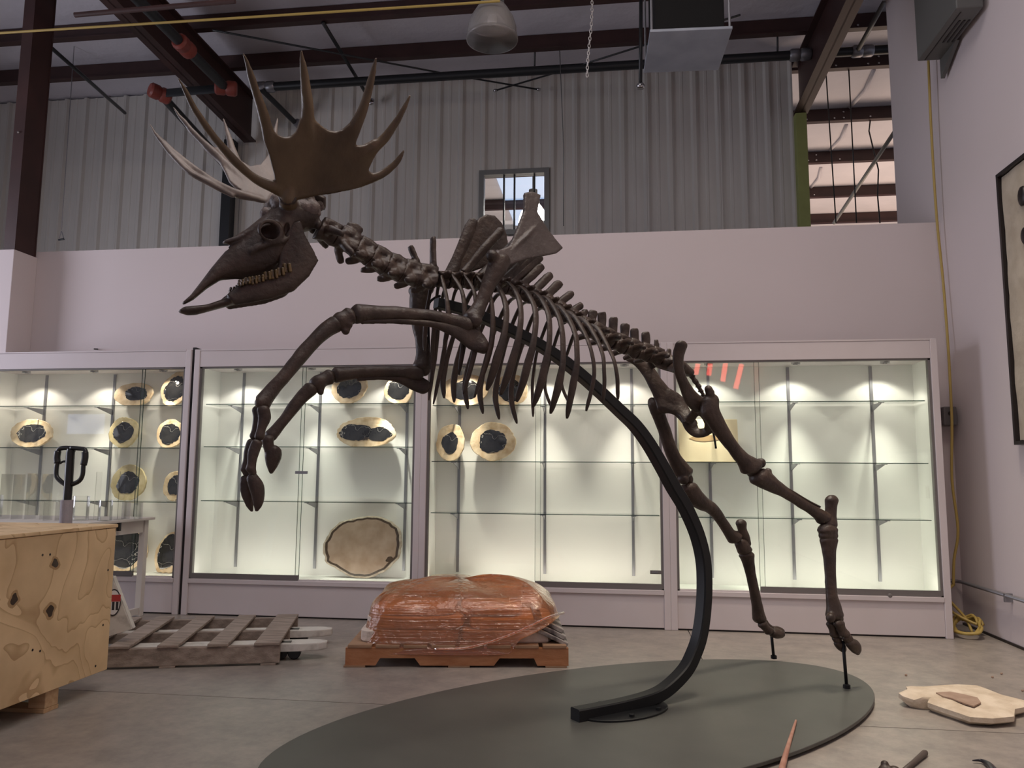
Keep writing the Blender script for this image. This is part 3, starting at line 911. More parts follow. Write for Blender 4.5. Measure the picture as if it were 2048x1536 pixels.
# ================================================================ DISPLAY CASES
CF = 6.135            # front plane
CBK = CF + 0.36       # inside back
ZB, ZT, ZTOP = 0.292, 2.05, 2.2
bounds = [(-5.52, -3.555), (-3.525, -1.54), (-1.54, 0.425), (0.425, 2.425)]
shelf_px = [(180, (811, 895, 1002)), (600, (807, 893, 1003)), (1100, (809, 923, 1028)), (1620, (802, 925, 1037))]
std_px = [(80, 218), (480, 636, 812), (918, 1090, 1265), (1420, 1582, 1750)]
door_px = [275, 603, 1070, 1515]
case_lab = ['leftmost glass display case, holding six and more petrified wood slabs', 'glass display case with the big brown slab at its bottom, behind the front hooves',
            'glass display case with four slabs at upper left, behind the orange pallet', 'rightmost glass display case, nearly empty but for a pale fish plate']
SHZ = []
for ci, (x0, x1) in enumerate(bounds):
    C = empty('display_case', ((x0 + x1) / 2, CF, 0)); tag(C, case_lab[ci], 'display case', 'row of white display cases along the back wall')
    pw = 0.05
    m = MB().box(x0, x0 + pw, CF, CF + 0.40, 0, ZTOP); m.build('side_panel', 'case_paint', C, bevel=0.004)
    m = MB().box(x1 - pw, x1, CF, CF + 0.40, 0, ZTOP); m.build('side_panel', 'case_paint', C, bevel=0.004)
    MB().box(x0 + pw, x1 - pw, CF + 0.004, CF + 0.40, ZT, ZTOP - 0.012).build('header', 'case_paint', C, bevel=0.003)
    MB().box(x0 + pw, x1 - pw, CF, CF + 0.40, ZTOP - 0.012, ZTOP).build('top_trim', 'case_paint', C)
    MB().box(x0 + pw, x1 - pw, CF + 0.012, CF + 0.40, 0.012, ZB - 0.035).build('base_panel', 'case_paint', C, bevel=0.003)
    MB().box(x0 + pw, x1 - pw, CF - 0.004, CF + 0.40, ZB - 0.035, ZB).build('sill', 'case_paint', C, bevel=0.003)
    MB().box(x0 + pw, x1 - pw, CF + 0.03, CF + 0.40, 0.0, 0.012).build('toe_gap', 'frame_black', C)
    MB().box(x0 + pw, x1 - pw, CBK, CBK + 0.03, ZB, ZT).build('back_panel', 'case_white', C)
    MB().box(x0 + pw, x1 - pw, CF + 0.06, CBK, ZB, ZB + 0.004).build('case_floor', 'case_white', C)
    MB().box(x0 + pw, x0 + pw + 0.004, CF + 0.06, CBK, ZB, ZT).build('inner_lining', 'case_white', C)
    MB().box(x1 - pw - 0.004, x1 - pw, CF + 0.06, CBK, ZB, ZT).build('inner_lining', 'case_white', C)
    # dark channel beside the doors
    for xx in (x0 + pw, x1 - pw - 0.018):
        MB().box(xx, xx + 0.018, CF + 0.012, CF + 0.055, ZB, ZT).build('door_channel', 'case_dark', C)
    MB().box(x0 + pw, x1 - pw, CF + 0.012, CF + 0.055, ZT - 0.012, ZT).build('door_track', 'case_dark', C)
    MB().box(x0 + pw, x1 - pw, CF + 0.012, CF + 0.055, ZB, ZB + 0.010).build('door_track', 'case_paint', C)
    # sliding panes, one in front of the other, one with a wide foot rail
    dx = on_y(door_px[ci], 950, CF).x
    front_left = ci in (0, 1)
    xa, xb = x0 + pw + 0.012, x1 - pw - 0.012
    if front_left:
        pa, pb = (xa, dx), (dx - 0.04, xb)
    else:
        pa, pb = (dx, xb), (xa, dx + 0.04)
    p1 = MB().box(pa[0], pa[1], CF + 0.018, CF + 0.024, ZB + 0.012, ZT - 0.012).build('door_pane', 'glass', C)
    p2 = MB().box(pb[0], pb[1], CF + 0.040, CF + 0.046, ZB + 0.012, ZT - 0.012).build('door_pane', 'glass', C)
    MB().box(pa[0], pa[1], CF + 0.008, CF + 0.030, ZB + 0.004, ZB + 0.045).build('foot_rail', 'case_dark', p1)
    ex = pa[1] if front_left else pa[0]
    MB().box(ex - 0.001, ex + 0.001, CF + 0.017, CF + 0.025, ZB + 0.045, ZT - 0.012).build('pane_edge', 'shelf_edge', p1)
    ex = pb[0] if front_left else pb[1]
    MB().box(ex - 0.001, ex + 0.001, CF + 0.039, CF + 0.047, ZB + 0.012, ZT - 0.012).build('pane_edge', 'shelf_edge', p2)
    if ci == 1:
        hp = on_y(602, 945, CF); MB().box(hp.x - 0.055, hp.x + 0.05, CF + 0.010, CF + 0.018, hp.z - 0.012, hp.z + 0.012).build('finger_pull', 'zinc', p1)
    if ci == 2:
        hp = on_y(1315, 1145, CF); MB().box(hp.x - 0.055, hp.x + 0.055, CF + 0.010, CF + 0.018, hp.z - 0.014, hp.z + 0.014).build('lock_plate', 'case_dark', p1)
        MB().box(hp.x - 0.04, hp.x + 0.005, CF + 0.006, CF + 0.010, hp.z - 0.004, hp.z + 0.005).build('lock_plate', 'chrome', p1)
    if ci == 3:
        hp = on_y(1780, 1191, CF); MB().lathe([(0.016, 0), (0.016, 0.012), (0.008, 0.016)], (hp.x, CF + 0.008, hp.z), 12, axis=(0, -1, 0)).build('lock', 'case_dark', p1)
        hp = on_y(1857, 985, CF); MB().box(hp.x - 0.012, hp.x + 0.012, CF + 0.014, CF + 0.018, hp.z - 0.045, hp.z + 0.045).build('finger_pull', 'acrylic', p1)
    # standards, shelves and brackets
    zs = [on_y(shelf_px[ci][0], py, CF + 0.10).z for py in shelf_px[ci][1]]
    SHZ.append(zs)
    sx = [on_y(px, 950, CBK).x for px in std_px[ci]]
    for xx in sx:
        MB().box(xx - 0.011, xx + 0.011, CBK - 0.012, CBK, ZB + 0.06, ZT - 0.01).build('shelf_standard', 'zinc', C)
    for z in zs:
        s = MB().box(x0 + pw + 0.02, x1 - pw - 0.02, CF + 0.104, CBK - 0.014, z - 0.006, z).build('glass_shelf', 'shelf_glass', C)
        MB().box(x0 + pw + 0.02, x1 - pw - 0.02, CF + 0.100, CF + 0.104, z - 0.006, z).build('shelf_edge', 'shelf_edge', s)
        for xx in sx:
            MB().prism([(xx, CBK - 0.012, z - 0.009), (xx, CBK - 0.225, z - 0.009), (xx, CBK - 0.225, z - 0.018), (xx, CBK - 0.012, z - 0.065)], 0.006, (1, 0, 0)).build('bracket', 'zinc', C)
            MB().box(xx - 0.02, xx + 0.02, CBK - 0.235, CBK - 0.215, z - 0.014, z - 0.008).build('shelf_clip', 'zinc', C)
    # lamps behind the header
    wl = x1 - x0
    warm = (1.0, 0.90, 0.76) if ci < 1 else (1.0, 0.95, 0.84) if ci == 1 else (1.0, 0.91, 0.78) if ci == 2 else (1.0, 0.97, 0.82)
    np_ = 3
    for q in range(np_):
        xx = x0 + wl * (q + 0.5) / np_
        MB().lathe([(0.035, 0), (0.035, -0.018), (0.028, -0.018), (0.026, -0.010)], (xx, CF + 0.13, ZT), 14).build('puck_lamp', 'chrome', C, smooth=True, angle=0.6)
        add_light('puck_light', 'SPOT', (xx, CF + 0.13, ZT - 0.022), 7, warm, (0, 0.20, -1), 0.02, spot=math.radians(112), blend=0.35)
        add_light('puck_light', 'SPOT', (xx, CF + 0.13, ZT - 0.022), 70, warm, (0, 0.10, -1), 0.02, spot=math.radians(46), blend=1.0)

    add_light('case_floor_fill_light', 'AREA', ((x0 + x1) / 2, CF + 0.075, ZB + 0.012), 2.2 if ci < 2 else 2.8, warm, (0, 0.45, 1), wl - 0.2, 0.03)  # unseen fill strip, added to brighten the lower back panel

# dark gap strip between the two left cases
structure(box('trim_3', 'frame_black', -3.555, -3.525, CF + 0.02, CF + 0.38, 0, ZTOP + 0.02), 'dark gap between the two left display cases')

# ---- petrified wood slabs
def outline_noise(n, seed, amp, rough=0.0):
    out = []
    for i in range(n):
        a_ = 2 * math.pi * i / n
        r = 1 + amp * mnoise.noise(Vector((math.cos(a_) * 1.3 + seed, math.sin(a_) * 1.3, seed * 2.1))) * 2
        r += rough * mnoise.noise(Vector((math.cos(a_) * 7 + seed, math.sin(a_) * 7, seed)))
        out.append((a_, r))
    return out


def wood_slab(ci, px, py, wpx, hpx, label, core=0.62, seed=1.0, rim='cream_rim', yoff=0.0, ang=0.0, coff=(0, 0), kind='core', shelf=None, lean=0.14):
    Y = CBK - 0.10 - yoff
    c = on_y(px, py, Y)
    s = Y / FPX * 1.02
    rx, rz = wpx / 2 * s, hpx / 2 * s
    up = Vector((0, math.sin(lean), math.cos(lean)))
    nrm = Vector((0, -math.cos(lean), math.sin(lean)))
    ex = Vector((1, 0, 0))
    # stand it on what carries it
    zb = ZB + 0.004 if shelf is None else SHZ[ci][shelf] + 0.0
    zc = c.z
    ol = outline_noise(56, seed, 0.05, 0.05)
    def P(a_, r, d):
        u = math.cos(a_) * rx * r; v = math.sin(a_) * rz * r
        return Vector((c.x, Y, zc)) + ex * (u * math.cos(ang) - v * math.sin(ang)) + up * (u * math.sin(ang) + v * math.cos(ang)) + nrm * d
    T = 0.03
    secs = [[P(a_, r * 0.96, -T) for a_, r in ol], [P(a_, r, -T * 0.6) for a_, r in ol], [P(a_, r, -0.004) for a_, r in ol], [P(a_, r * 0.975, 0) for a_, r in ol]]
    lowest = min(p.z for sct in secs for p in sct)
    dz = zb - lowest
    if abs(dz) < 0.06:
        secs = [[p + ZV * dz for p in sct] for sct in secs]
    else:
        dz = 0
    root = empty('petrified_wood_slab', Vector((c.x, Y, lowest + dz)))
    tag(root, label, 'stone slab', 'polished petrified wood slabs in the cases')
    bark = {'cream_rim': 'cream_rim', 'yellow_rim': 'yellow_rim', 'brown_slab': 'slab_bark'}[rim]
    MB().sections(secs).build('rim', bark, root, smooth=True, angle=0.7)
    def inner(name, k, d, m, sd, amp, thick=0.004, off=(0, 0), rough=0.10):
        o2 = outline_noise(48, sd, amp, rough)
        ss = []
        for dd, kk in ((-0.004, 1.0), (d, 1.0), (d + 0.0015, 0.97)):
            ss.append([P(a_, r * k * kk, dd) + ZV * dz + ex * off[0] * rx + up * off[1] * rz for a_, r in o2])
        return MB().sections(ss).build(name, m, root, smooth=True, angle=0.5)
    if kind == 'core':
        inner('core', core, 0.0015, 'black_core', seed + 5, 0.09, off=coff)
    elif kind == 'double':
        inner('core', core * 0.62, 0.0015, 'black_core', seed + 5, 0.10, off=(-0.36, -0.02))
        inner('core', core * 0.50, 0.0015, 'black_core', seed + 8, 0.16, off=(0.42, -0.10))
        inner('crack', 0.10, 0.0018, 'slab_dark_ring', seed + 3, 0.5, off=(0.02, -0.45))
    elif kind == 'big':
        inner('dark_ring', 0.945, 0.001, 'slab_dark_ring', seed, 0.05, rough=0.06)
        inner('core', 0.88, 0.003, 'brown_slab', seed, 0.05, rough=0.07)
        inner('knot', 0.09, 0.005, 'slab_dark_ring', seed + 2, 0.2, off=(0.66, -0.42))
    # acrylic easel
    bz = lowest + dz
    m = MB()
    for sx_ in (-0.35, 0.35):
        m.tube([Vector((c.x + rx * sx_, Y - 0.05, bz + 0.015)), Vector((c.x + rx * sx_, Y - 0.045, bz - 0.0)), Vector((c.x + rx * sx_, Y + 0.07, bz - 0.0 + 0.003)), Vector((c.x + rx * sx_, Y + 0.03, bz + rz * 0.7))], 0.003, 5)
    e_ = m.build('easel', 'acrylic', smooth=True)
    put(e_, root)
    return root


SL = [
    (0, 267, 778, 86, 52, 'oval cream-rimmed slab on the top shelf of the leftmost case, glare on its dark core', dict(seed=1.1, core=0.58, coff=(0.15, 0.02), shelf=0)),
    (0, 352, 772, 62, 78, 'tall tilted dark slab at the right end of the leftmost case, top shelf', dict(seed=2.3, core=0.72, ang=-0.5, shelf=0)),
    (0, 63, 860, 100, 62, 'wide oval slab farthest left, with a bluish dark core', dict(seed=3.7, core=0.66, shelf=1)),
    (0, 247, 860, 66, 66, 'round slab with pale yellow rim on the second shelf, leftmost case', dict(seed=4.2, core=0.66, rim='yellow_rim', shelf=1)),
    (0, 340, 860, 62, 60, 'round dark slab at the right end of the second shelf, leftmost case', dict(seed=5.9, core=0.74, shelf=1)),
    (0, 256, 957, 78, 78, 'round slab with broken pale yellow rim on the third shelf, above the white table', dict(seed=6.4, core=0.60, rim='yellow_rim', shelf=2)),
    (0, 350, 963, 52, 62, 'small tan-rimmed slab at the right end of the third shelf, leftmost case', dict(seed=7.7, core=0.64, shelf=2)),
    (0, 246, 1092, 110, 96, 'large dark slab on the bottom of the leftmost case, half behind the table', dict(seed=8.1, core=0.82)),
    (0, 340, 1098, 62, 88, 'tall dark slab standing at the bottom right of the leftmost case', dict(seed=9.5, core=0.80, ang=-0.35)),
    (1, 698, 772, 76, 70, 'brightly lit round slab on the top shelf behind the front leg bones', dict(seed=10.2, core=0.66, shelf=0)),
    (1, 797, 776, 62, 60, 'dark slab on the top shelf beside the case post, behind the front elbow', dict(seed=11.8, core=0.72, shelf=0)),
    (1, 731, 857, 124, 62, 'wide oval slab with two separate black cores and a crack', dict(seed=12.6, core=0.9, kind='double', shelf=1)),
    (1, 727, 1090, 168, 118, 'biggest slab, light brown with a dark ring, at the bottom of the second case', dict(seed=13.3, kind='big', rim='brown_slab', ang=0.12)),
    (2, 930, 776, 92, 66, 'oval slab on the top shelf behind the foremost ribs', dict(seed=14.9, core=0.62, shelf=0)),
    (2, 1020, 776, 72, 66, 'second slab on the top shelf behind the ribs, glossy dark core', dict(seed=15.4, core=0.70, shelf=0)),
    (2, 901, 876, 57, 76, 'upright pointed slab with a ragged tan rim on the second shelf', dict(seed=16.7, core=0.56, shelf=1)),
    (2, 985, 877, 90, 77, 'round slab with orange-tan rim and white-veined core on the second shelf', dict(seed=17.2, core=0.62, shelf=1)),
]
for (ci, px, py, w_, h_, lab, kw) in SL:
    wood_slab(ci, px, py, w_, h_, lab, **kw)
# slab lying flat on the floor of the third case
p = on_y(902, 1156, CBK - 0.16)
ol = outline_noise(40, 21.0, 0.05, 0.03)
secs = [[Vector((p.x + math.cos(a_) * r * 0.17 * k_, CBK - 0.16 + math.sin(a_) * r * 0.12 * k_, ZB + 0.005 + z_)) for a_, r in ol] for z_, k_ in ((0, .97), (0.012, 1), (0.035, 1), (0.042, .97))]
tag(MB().sections(secs).build('petrified_wood_slab', 'slab_bark', smooth=True, angle=0.7), 'grey-brown slab lying flat on the floor of the third case, behind the orange pallet', 'stone slab', 'polished petrified wood slabs in the cases')
# fish plate
c = on_y(1415, 873, CBK - 0.06)
FP = empty('fish_fossil_plate', (c.x, CBK - 0.08, SHZ[3][1])); tag(FP, 'pale rectangular limestone plate with a brown fish fossil, leaning in the rightmost case', 'fossil')
hw, hh = 0.232, 0.172
lean = 0.12
upv = Vector((0, math.sin(lean), math.cos(lean))); nv = Vector((0, -math.cos(lean), math.sin(lean)))
pc = Vector((c.x, CBK - 0.10, SHZ[3][1] + hh * math.cos(lean) + 0.004))
MB().obox(pc, (1, 0, 0), upv, nv, hw, hh, 0.012).build('plate', 'fish_plate', FP, bevel=0.004)
fpts = [(-0.15, -0.005), (-0.10, 0.022), (-0.03, 0.030), (0.05, 0.018), (0.11, 0.004), (0.16, 0.03), (0.15, -0.002), (0.16, -0.035), (0.11, -0.008), (0.05, -0.022), (-0.03, -0.03), (-0.10, -0.024)]
MB().prism([pc + Vector((1, 0, 0)) * a_ + upv * (b_ + 0.02) + nv * 0.013 for a_, b_ in fpts], 0.003, nv).build('fish', 'fish_print', FP)

# ================================================================ PLATFORM AND STEEL SUPPORT
PF_ = empty('display_platform', PC); tag(PF_, 'large grey-green oval platform with a black curved steel support', 'platform')
def ell(k, z, n=96, a_=1.663, b_=0.803, c=PC):
    return [c + AX * (a_ * k * math.cos(2 * math.pi * i / n)) + FAR * (b_ * k * math.sin(2 * math.pi * i / n)) + ZV * z for i in range(n)]
MB().sections([ell(0.955, 0.0), ell(0.955, 0.014), ell(0.998, 0.014), ell(1.0, 0.016), ell(1.0, 0.028), ell(0.998, 0.03)]).build('platform_top', 'platform', PF_, smooth=True, angle=0.4)
beam_px = [(872, 606), (940, 624), (1015, 658), (1073, 687), (1132, 726), (1190, 775), (1240, 822), (1270, 851), (1296, 886), (1322, 930), (1346, 974), (1370, 1014), (1393, 1066), (1406, 1118), (1409, 1172), (1406, 1226), (1399, 1272), (1387, 1308), (1369, 1342), (1334, 1377), (1299, 1396), (1236, 1413), (1150, 1430)]
bp_ = [B(*p) for p in beam_px]
bp_ = curve_pts(bp_, 4)
hw, hh = 0.034, 0.030
secs = []
for i, p in enumerate(bp_):
    t_ = (bp_[min(i + 1, len(bp_) - 1)] - bp_[max(i - 1, 0)]).normalized()
    n_ = FAR.cross(t_).normalized()
    k_ = 0.72 + 0.28 * min(1, i / 40)
    r_ = 0.8
    ring = []
    for (a_, b_) in ((1, r_), (r_, 1), (-r_, 1), (-1, r_), (-1, -r_), (-r_, -1), (r_, -1), (1, -r_)):
        ring.append(p + FAR * a_ * hw * k_ + n_ * b_ * hh * k_)
    secs.append(ring)
bm_ = MB().sections(secs).build('support_beam', 'black_iron', PF_, smooth=True, angle=0.5)
fc = PC + AX * 0.06
def ell2(c, a_, b_, z, n=40):
    return [c + AX * (a_ * math.cos(2 * math.pi * i / n)) + FAR * (b_ * math.sin(2 * math.pi * i / n)) + ZV * z for i in range(n)]
MB().sections([ell2(fc, 0.25, 0.15, 0.03), ell2(fc, 0.25, 0.15, 0.038), ell2(fc, 0.246, 0.146, 0.040)]).build('flange', 'black_iron', PF_, smooth=True, angle=0.4)
for sx, sy in ((0.13, -0.10), (-0.05, -0.115), (0.13, 0.10), (-0.05, 0.115)):
    MB().lathe([(0.013, 0.04), (0.013, 0.052), (0.006, 0.054)], fc + AX * sx + FAR * sy, 6).build('bolt', 'black_iron', PF_)
for (top, bot, lt, lb) in (((1686, 1282), (1694, 1387), -0.31, -0.304), ((1543, 1270), (1548, 1327), 0.33, 0.355)):
    pt, pb = B(*top, lt), B(*bot, lb)
    pb.z = 0.03
    rd = MB().tube([pt, pb], 0.009, 8).build('foot_rod', 'black_iron', PF_, smooth=True)
    MB().lathe([(0.019, 0), (0.019, 0.018), (0.012, 0.022)], pb, 10).build('rod_collar', 'black_iron', rd, smooth=True, angle=0.5)

# ================================================================ THE SKELETON
SK = empty('moose_skeleton', PC + ZV * 0.3)
tag(SK, 'dark brown mounted skeleton of a giant antlered moose leaping, forelegs raised', 'skeleton')
NS = 12


def edges(pa, pb, l, w, n=NS, sq=1.0):
    """ring through two picture points at lateral offset l, half width w across the body"""
    a_, b_ = B(*pa, l), B(*pb, l)
    c, hv = (a_ + b_) / 2, (a_ - b_) / 2
    ring = []
    for i in range(n):
        t_ = 2 * math.pi * i / n
        cc, ss = math.cos(t_), math.sin(t_)
        if sq != 1.0:
            cc = math.copysign(abs(cc) ** sq, cc); ss = math.copysign(abs(ss) ** sq, ss)
        ring.append(c + hv * cc + FAR * w * ss)
    return ring


def limb(mb, st, wk=1.0, n=NS, close=True):
    """stations (px, py, half thickness in px, lateral[, half width m])"""
    secs = []
    for i, s in enumerate(st):
        x, y, r, l = s[:4]
        a_, b_ = st[max(i - 1, 0)], st[min(i + 1, len(st) - 1)]
        tx, ty = b_[0] - a_[0], b_[1] - a_[1]
        L = math.hypot(tx, ty)
        nx, ny = -ty / L, tx / L
        w = s[4] if len(s) > 4 else None
        pa, pb = B(x + nx * r, y + ny * r, l), B(x - nx * r, y - ny * r, l)
        if w is None:
            w = r * (B(x, y, l) - CAM).dot(FW) / FPX * wk + 0.003
        c, hv = (pa + pb) / 2, (pa - pb) / 2
        hv = hv * (1 + 0.0035 / max(hv.length, 0.004))
        secs.append((c, hv, w))
    # smooth in-between stations
    out = []
    cs = curve_pts([s[0] for s in secs], 4)
    hs = curve_pts([s[1] for s in secs], 4)
    ws = curve_pts([Vector((s[2], 0, 0)) for s in secs], 4)
    def ring(c, hv, w, k=1.0):
        return [c + hv * k * math.cos(2 * math.pi * q / n) + FAR * k * w * math.sin(2 * math.pi * q / n) for q in range(n)]
    t0 = (cs[0] - cs[1]).normalized(); t1 = (cs[-1] - cs[-2]).normalized()
    r0, r1 = hs[0].length, hs[-1].length
    out.append(ring(cs[0] + t0 * r0 * 0.55, hs[0], ws[0].x, 0.45))
    out.append(ring(cs[0] + t0 * r0 * 0.3, hs[0], ws[0].x, 0.8))
    for c, hv, w in zip(cs, hs, ws):
        out.append(ring(c, hv, max(w.x, 0.002)))
    out.append(ring(cs[-1] + t1 * r1 * 0.3, hs[-1], ws[-1].x, 0.8))
    out.append(ring(cs[-1] + t1 * r1 * 0.55, hs[-1], ws[-1].x, 0.45))
    mb.sections(out, 0)
    return mb


def knob(mb, px, py, r, l, w=None):
    c = B(px, py, l)
    rr = r * (c - CAM).dot(FW) / FPX
    mb.ball(c, (rr, w or rr, rr), ex=(AX, FAR, ZV))
    return mb


def bone(mb, name='bone', m='bone', parent=None, vox=0.006, sm=4, label=None):
    for p in mb.v:                                  # slight organic irregularity
        d = mnoise.noise_vector(p * 17) * 0.0034 + mnoise.noise_vector(p * 48) * 0.0012
        p += d
    o = mb.build(name, m, parent or SK, voxel=vox, sm=sm)
    if label: o['label'] = label
    return o


# ---- skull
sk = MB()
sk_secs = [  # upper edge px, lower edge px, half width
    ((636, 412), (632, 455), 0.045), ((622, 402), (618, 462), 0.065), ((600, 396), (596, 468), 0.078), ((575, 394), (578, 480), 0.088),
    ((548, 408), (572, 510), 0.090), ((525, 432), (563, 538), 0.086), ((503, 455), (546, 550), 0.076), ((481, 477), (522, 558), 0.066), ((460, 491), (494, 561), 0.055),
    ((441, 513), (474, 558), 0.044), ((422, 536), (441, 561), 0.036), ((402, 563), (415, 577), 0.033), ((381, 590), (387, 600), 0.026), ((364, 605), (366, 611), 0.016)]
rings = [edges(a_, b_, 0, w_, 16) for a_, b_, w_ in sk_secs]
sk.sections(rings)
sk.sections([edges((545, 416), (540, 452), 0, 0.055, 14), edges((515, 440), (518, 466), 0, 0.050, 14), edges((490, 460), (494, 479), 0, 0.042, 14), edges((466, 474), (468, 487), 0, 0.032, 14), edges((448, 483), (450, 488), 0, 0.016, 14)])
for sgn in (-1, 1):
    pts = [(500, 505, -0.062), (520, 494, -0.076), (545, 486, -0.082), (565, 482, -0.084), (580, 472, -0.070)]
    P_ = [B(x, y, l) for x, y, l in pts]
    if sgn > 0: P_ = [mirror(p) for p in P_]
    sk.tube(curve_pts(P_, 4), [0.011] * 17, 8)
    # orbit rim
    oc_, n_ = B(541, 461, -0.088), 14
    ringp = [oc_ + AX * 0.040 * math.cos(2 * math.pi * i / n_) + ZV * 0.036 * math.sin(2 * math.pi * i / n_) for i in range(n_ + 1)]
    if sgn > 0: ringp = [mirror(p) for p in ringp]
    sk.tube(ringp, 0.011, 7)
    # antler pedicle
    pd = [B(578, 420, -0.04), B(576, 402, -0.085), B(575, 392, -0.125)]
    if sgn > 0: pd = [mirror(p) for p in pd]
    sk.tube(pd, [0.04, 0.034, 0.036], 10)
    # occipital condyle and paroccipital process
    oc2 = [B(632, 448, -0.03), B(640, 452, -0.03)]
    if sgn > 0: oc2 = [mirror(p) for p in oc2]
    sk.tube(oc2, 0.022, 8)
sk.tube([B(600, 398), B(620, 396), B(640, 404), B(642, 420)], [0.02, 0.026, 0.026, 0.018], 8, flat=2.2, up=None)
skull = MB(); skull.v, skull.f, skull.mi = sk.v, sk.f, sk.mi
# carve orbits, temporal openings and the lacrimal gap out of the fused skull
def carve(mb, cutters, name, vox, sm):
    me = bpy.data.meshes.new('t'); me.from_pydata([tuple(p) for p in mb.v], [], mb.f); me.update()
    o = bpy.data.objects.new('t', me); COL.objects.link(o)
    md = o.modifiers.new('r', 'REMESH'); md.mode = 'VOXEL'; md.voxel_size = vox
    md = o.modifiers.new('s', 'SMOOTH'); md.iterations = sm; md.factor = 0.5
    cme = bpy.data.meshes.new('c'); cme.from_pydata([tuple(p) for p in cutters.v], [], cutters.f); cme.update()
    co = bpy.data.objects.new('c', cme); COL.objects.link(co)
    md = o.modifiers.new('b', 'BOOLEAN'); md.operation = 'DIFFERENCE'; md.object = co; md.solver = 'FAST'
    md = o.modifiers.new('s2', 'SMOOTH'); md.iterations = 1; md.factor = 0.5
    dg = bpy.context.evaluated_depsgraph_get()
    me2 = bpy.data.meshes.new_from_object(o.evaluated_get(dg))
    bpy.data.objects.remove(o); bpy.data.objects.remove(co)
    c = sum((v.co for v in me2.vertices), Vector()) / len(me2.vertices)
    for v in me2.vertices: v.co -= c
    me2.materials.clear(); me2.materials.append(MATS['bone'])
    me2.polygons.foreach_set('use_smooth', [True] * len(me2.polygons))
    ob = bpy.data.objects.new(name, me2); ob.location = c; COL.objects.link(ob); put(ob, SK)
    return ob


cut = MB()
for sgn in (-1, 1):
    for (px, py, l, r3) in ((541, 461, -0.10, (0.036, 0.080, 0.034)), (577, 457, -0.105, (0.016, 0.040, 0.032)), (508, 476, -0.082, (0.010, 0.020, 0.028)), (512, 500, -0.09, (0.012, 0.010, 0.008))):
        c = B(px, py, l)
        if sgn > 0: c = mirror(c)
        cut.ball(c, r3, 14, 10, ex=(AX, FAR, ZV))
c = B(470, 494, 0); cut.ball(c, (0.045, 0.026, 0.012), 12, 8, ex=((AX * 0.78 + ZV * 0.62).normalized(), FAR, (ZV * 0.78 - AX * 0.62).normalized()))
skull_o = carve(skull, cut, 'skull', 0.0055, 5)
skull_o['label'] = 'long low moose skull with round eye socket'
m = MB(); m.sections([edges((548, 418), (542, 450), 0, 0.056, 14), edges((520, 438), (522, 463), 0, 0.052, 14), edges((494, 458), (498, 478), 0, 0.044, 14), edges((468, 473), (472, 486), 0, 0.034, 14), edges((446, 483), (448, 489), 0, 0.018, 14)])
o = bone(m, 'nasal_bone', 'bone_mid_lit', skull_o, vox=0.005, sm=3)
m = MB()
for (x_, y_, r_, l_) in ((598, 408, 14, 0.0), (612, 404, 13, -0.03), (612, 404, 13, 0.03), (628, 404, 12, 0.0), (636, 412, 10, -0.02), (636, 412, 10, 0.02), (604, 420, 13, -0.045), (622, 420, 13, -0.045), (604, 420, 13, 0.045), (624, 424, 11, 0.03), (630, 430, 9, -0.03)):
    knob(m, x_ + 2, y_ - 4, r_ * 1.28, l_ * 1.15)
for p in m.v: p += mnoise.noise_vector(p * 45) * 0.006
bone(m, 'occipital_crest', 'bone_pale_lit', skull_o, vox=0.0045, sm=1, label='rough back of the skull, pale with painted overhead light')
m = MB()
for (x_, y_, r_, l_) in ((556, 410, 15, 0.05), (545, 418, 13, 0.03), (556, 404, 13, 0.0), (560, 412, 13, -0.03), (534, 430, 11, 0.0), (536, 424, 10, 0.04)):
    knob(m, x_, y_ - 2, r_ * 1.3, l_)
bone(m, 'forehead', 'bone_pale_lit', skull_o, vox=0.005, sm=4, label='forehead between the antlers, pale with painted overhead light')
# ---- lower jaw
jw = MB()
jaw_near = [((582, 446), (602, 440), 0.010), ((568, 470), (612, 470), 0.013), ((558, 505), (630, 503), 0.014), ((554, 535), (638, 522), 0.015), ((548, 551), (620, 553), 0.018), ((531, 549), (588, 583), 0.020), ((502, 558), (545, 599), 0.020), ((477, 569), (505, 606), 0.018), ((452, 588), (470, 611), 0.016)]
for sgn in (-1, 1):
    rr = [edges(a_, b_, -0.075 + 0.028 * i / 8, w_, 12) for i, (a_, b_, w_) in enumerate(jaw_near)]
    if sgn > 0: rr = [[mirror(p) for p in reversed(r)] for r in rr]
    jw.sections(rr)
jw.sections([edges((465, 588), (480, 607), 0, 0.058, 14), edges((440, 600), (452, 614), 0, 0.045, 14), edges((412, 610), (420, 623), 0, 0.034, 14), edges((386, 613), (392, 630), 0, 0.032, 14), edges((368, 614), (375, 631), 0, 0.030, 14), edges((357, 621), (359, 626), 0, 0.020, 14)])
jaw = bone(jw, 'lower_jaw', vox=0.0055, sm=5)
# teeth: two rows on each side
tooth_me = None
for sgn in (-1, 1):
    for row, (pa, pb) in enumerate((((482, 562), (574, 534)), ((481, 568), (575, 541)))):
        for i in range(8):
            t_ = i / 7
            x_ = pa[0] + (pb[0] - pa[0]) * t_; y_ = pa[1] + (pb[1] - pa[1]) * t_ + 3.5 * math.sin(math.pi * t_)
            c = B(x_, y_, -0.070 - 0.014 * t_)
            if sgn > 0: c = mirror(c)
            m = MB()
            s_ = 0.8 + 0.35 * t_
            for q in (-1, 1):
                m.obox(c + AX * q * 0.0075 * s_ + ZV * 0.002 * q, AX + ZV * 0.18, FAR, ZV - AX * 0.18, 0.0052 * s_, 0.0095, (0.0085 + 0.003 * ((i * 5 + row) % 3)) * s_ * 0.8)
            m.build('tooth', 'tooth', skull_o if row == 0 else jaw, bevel=0.003)

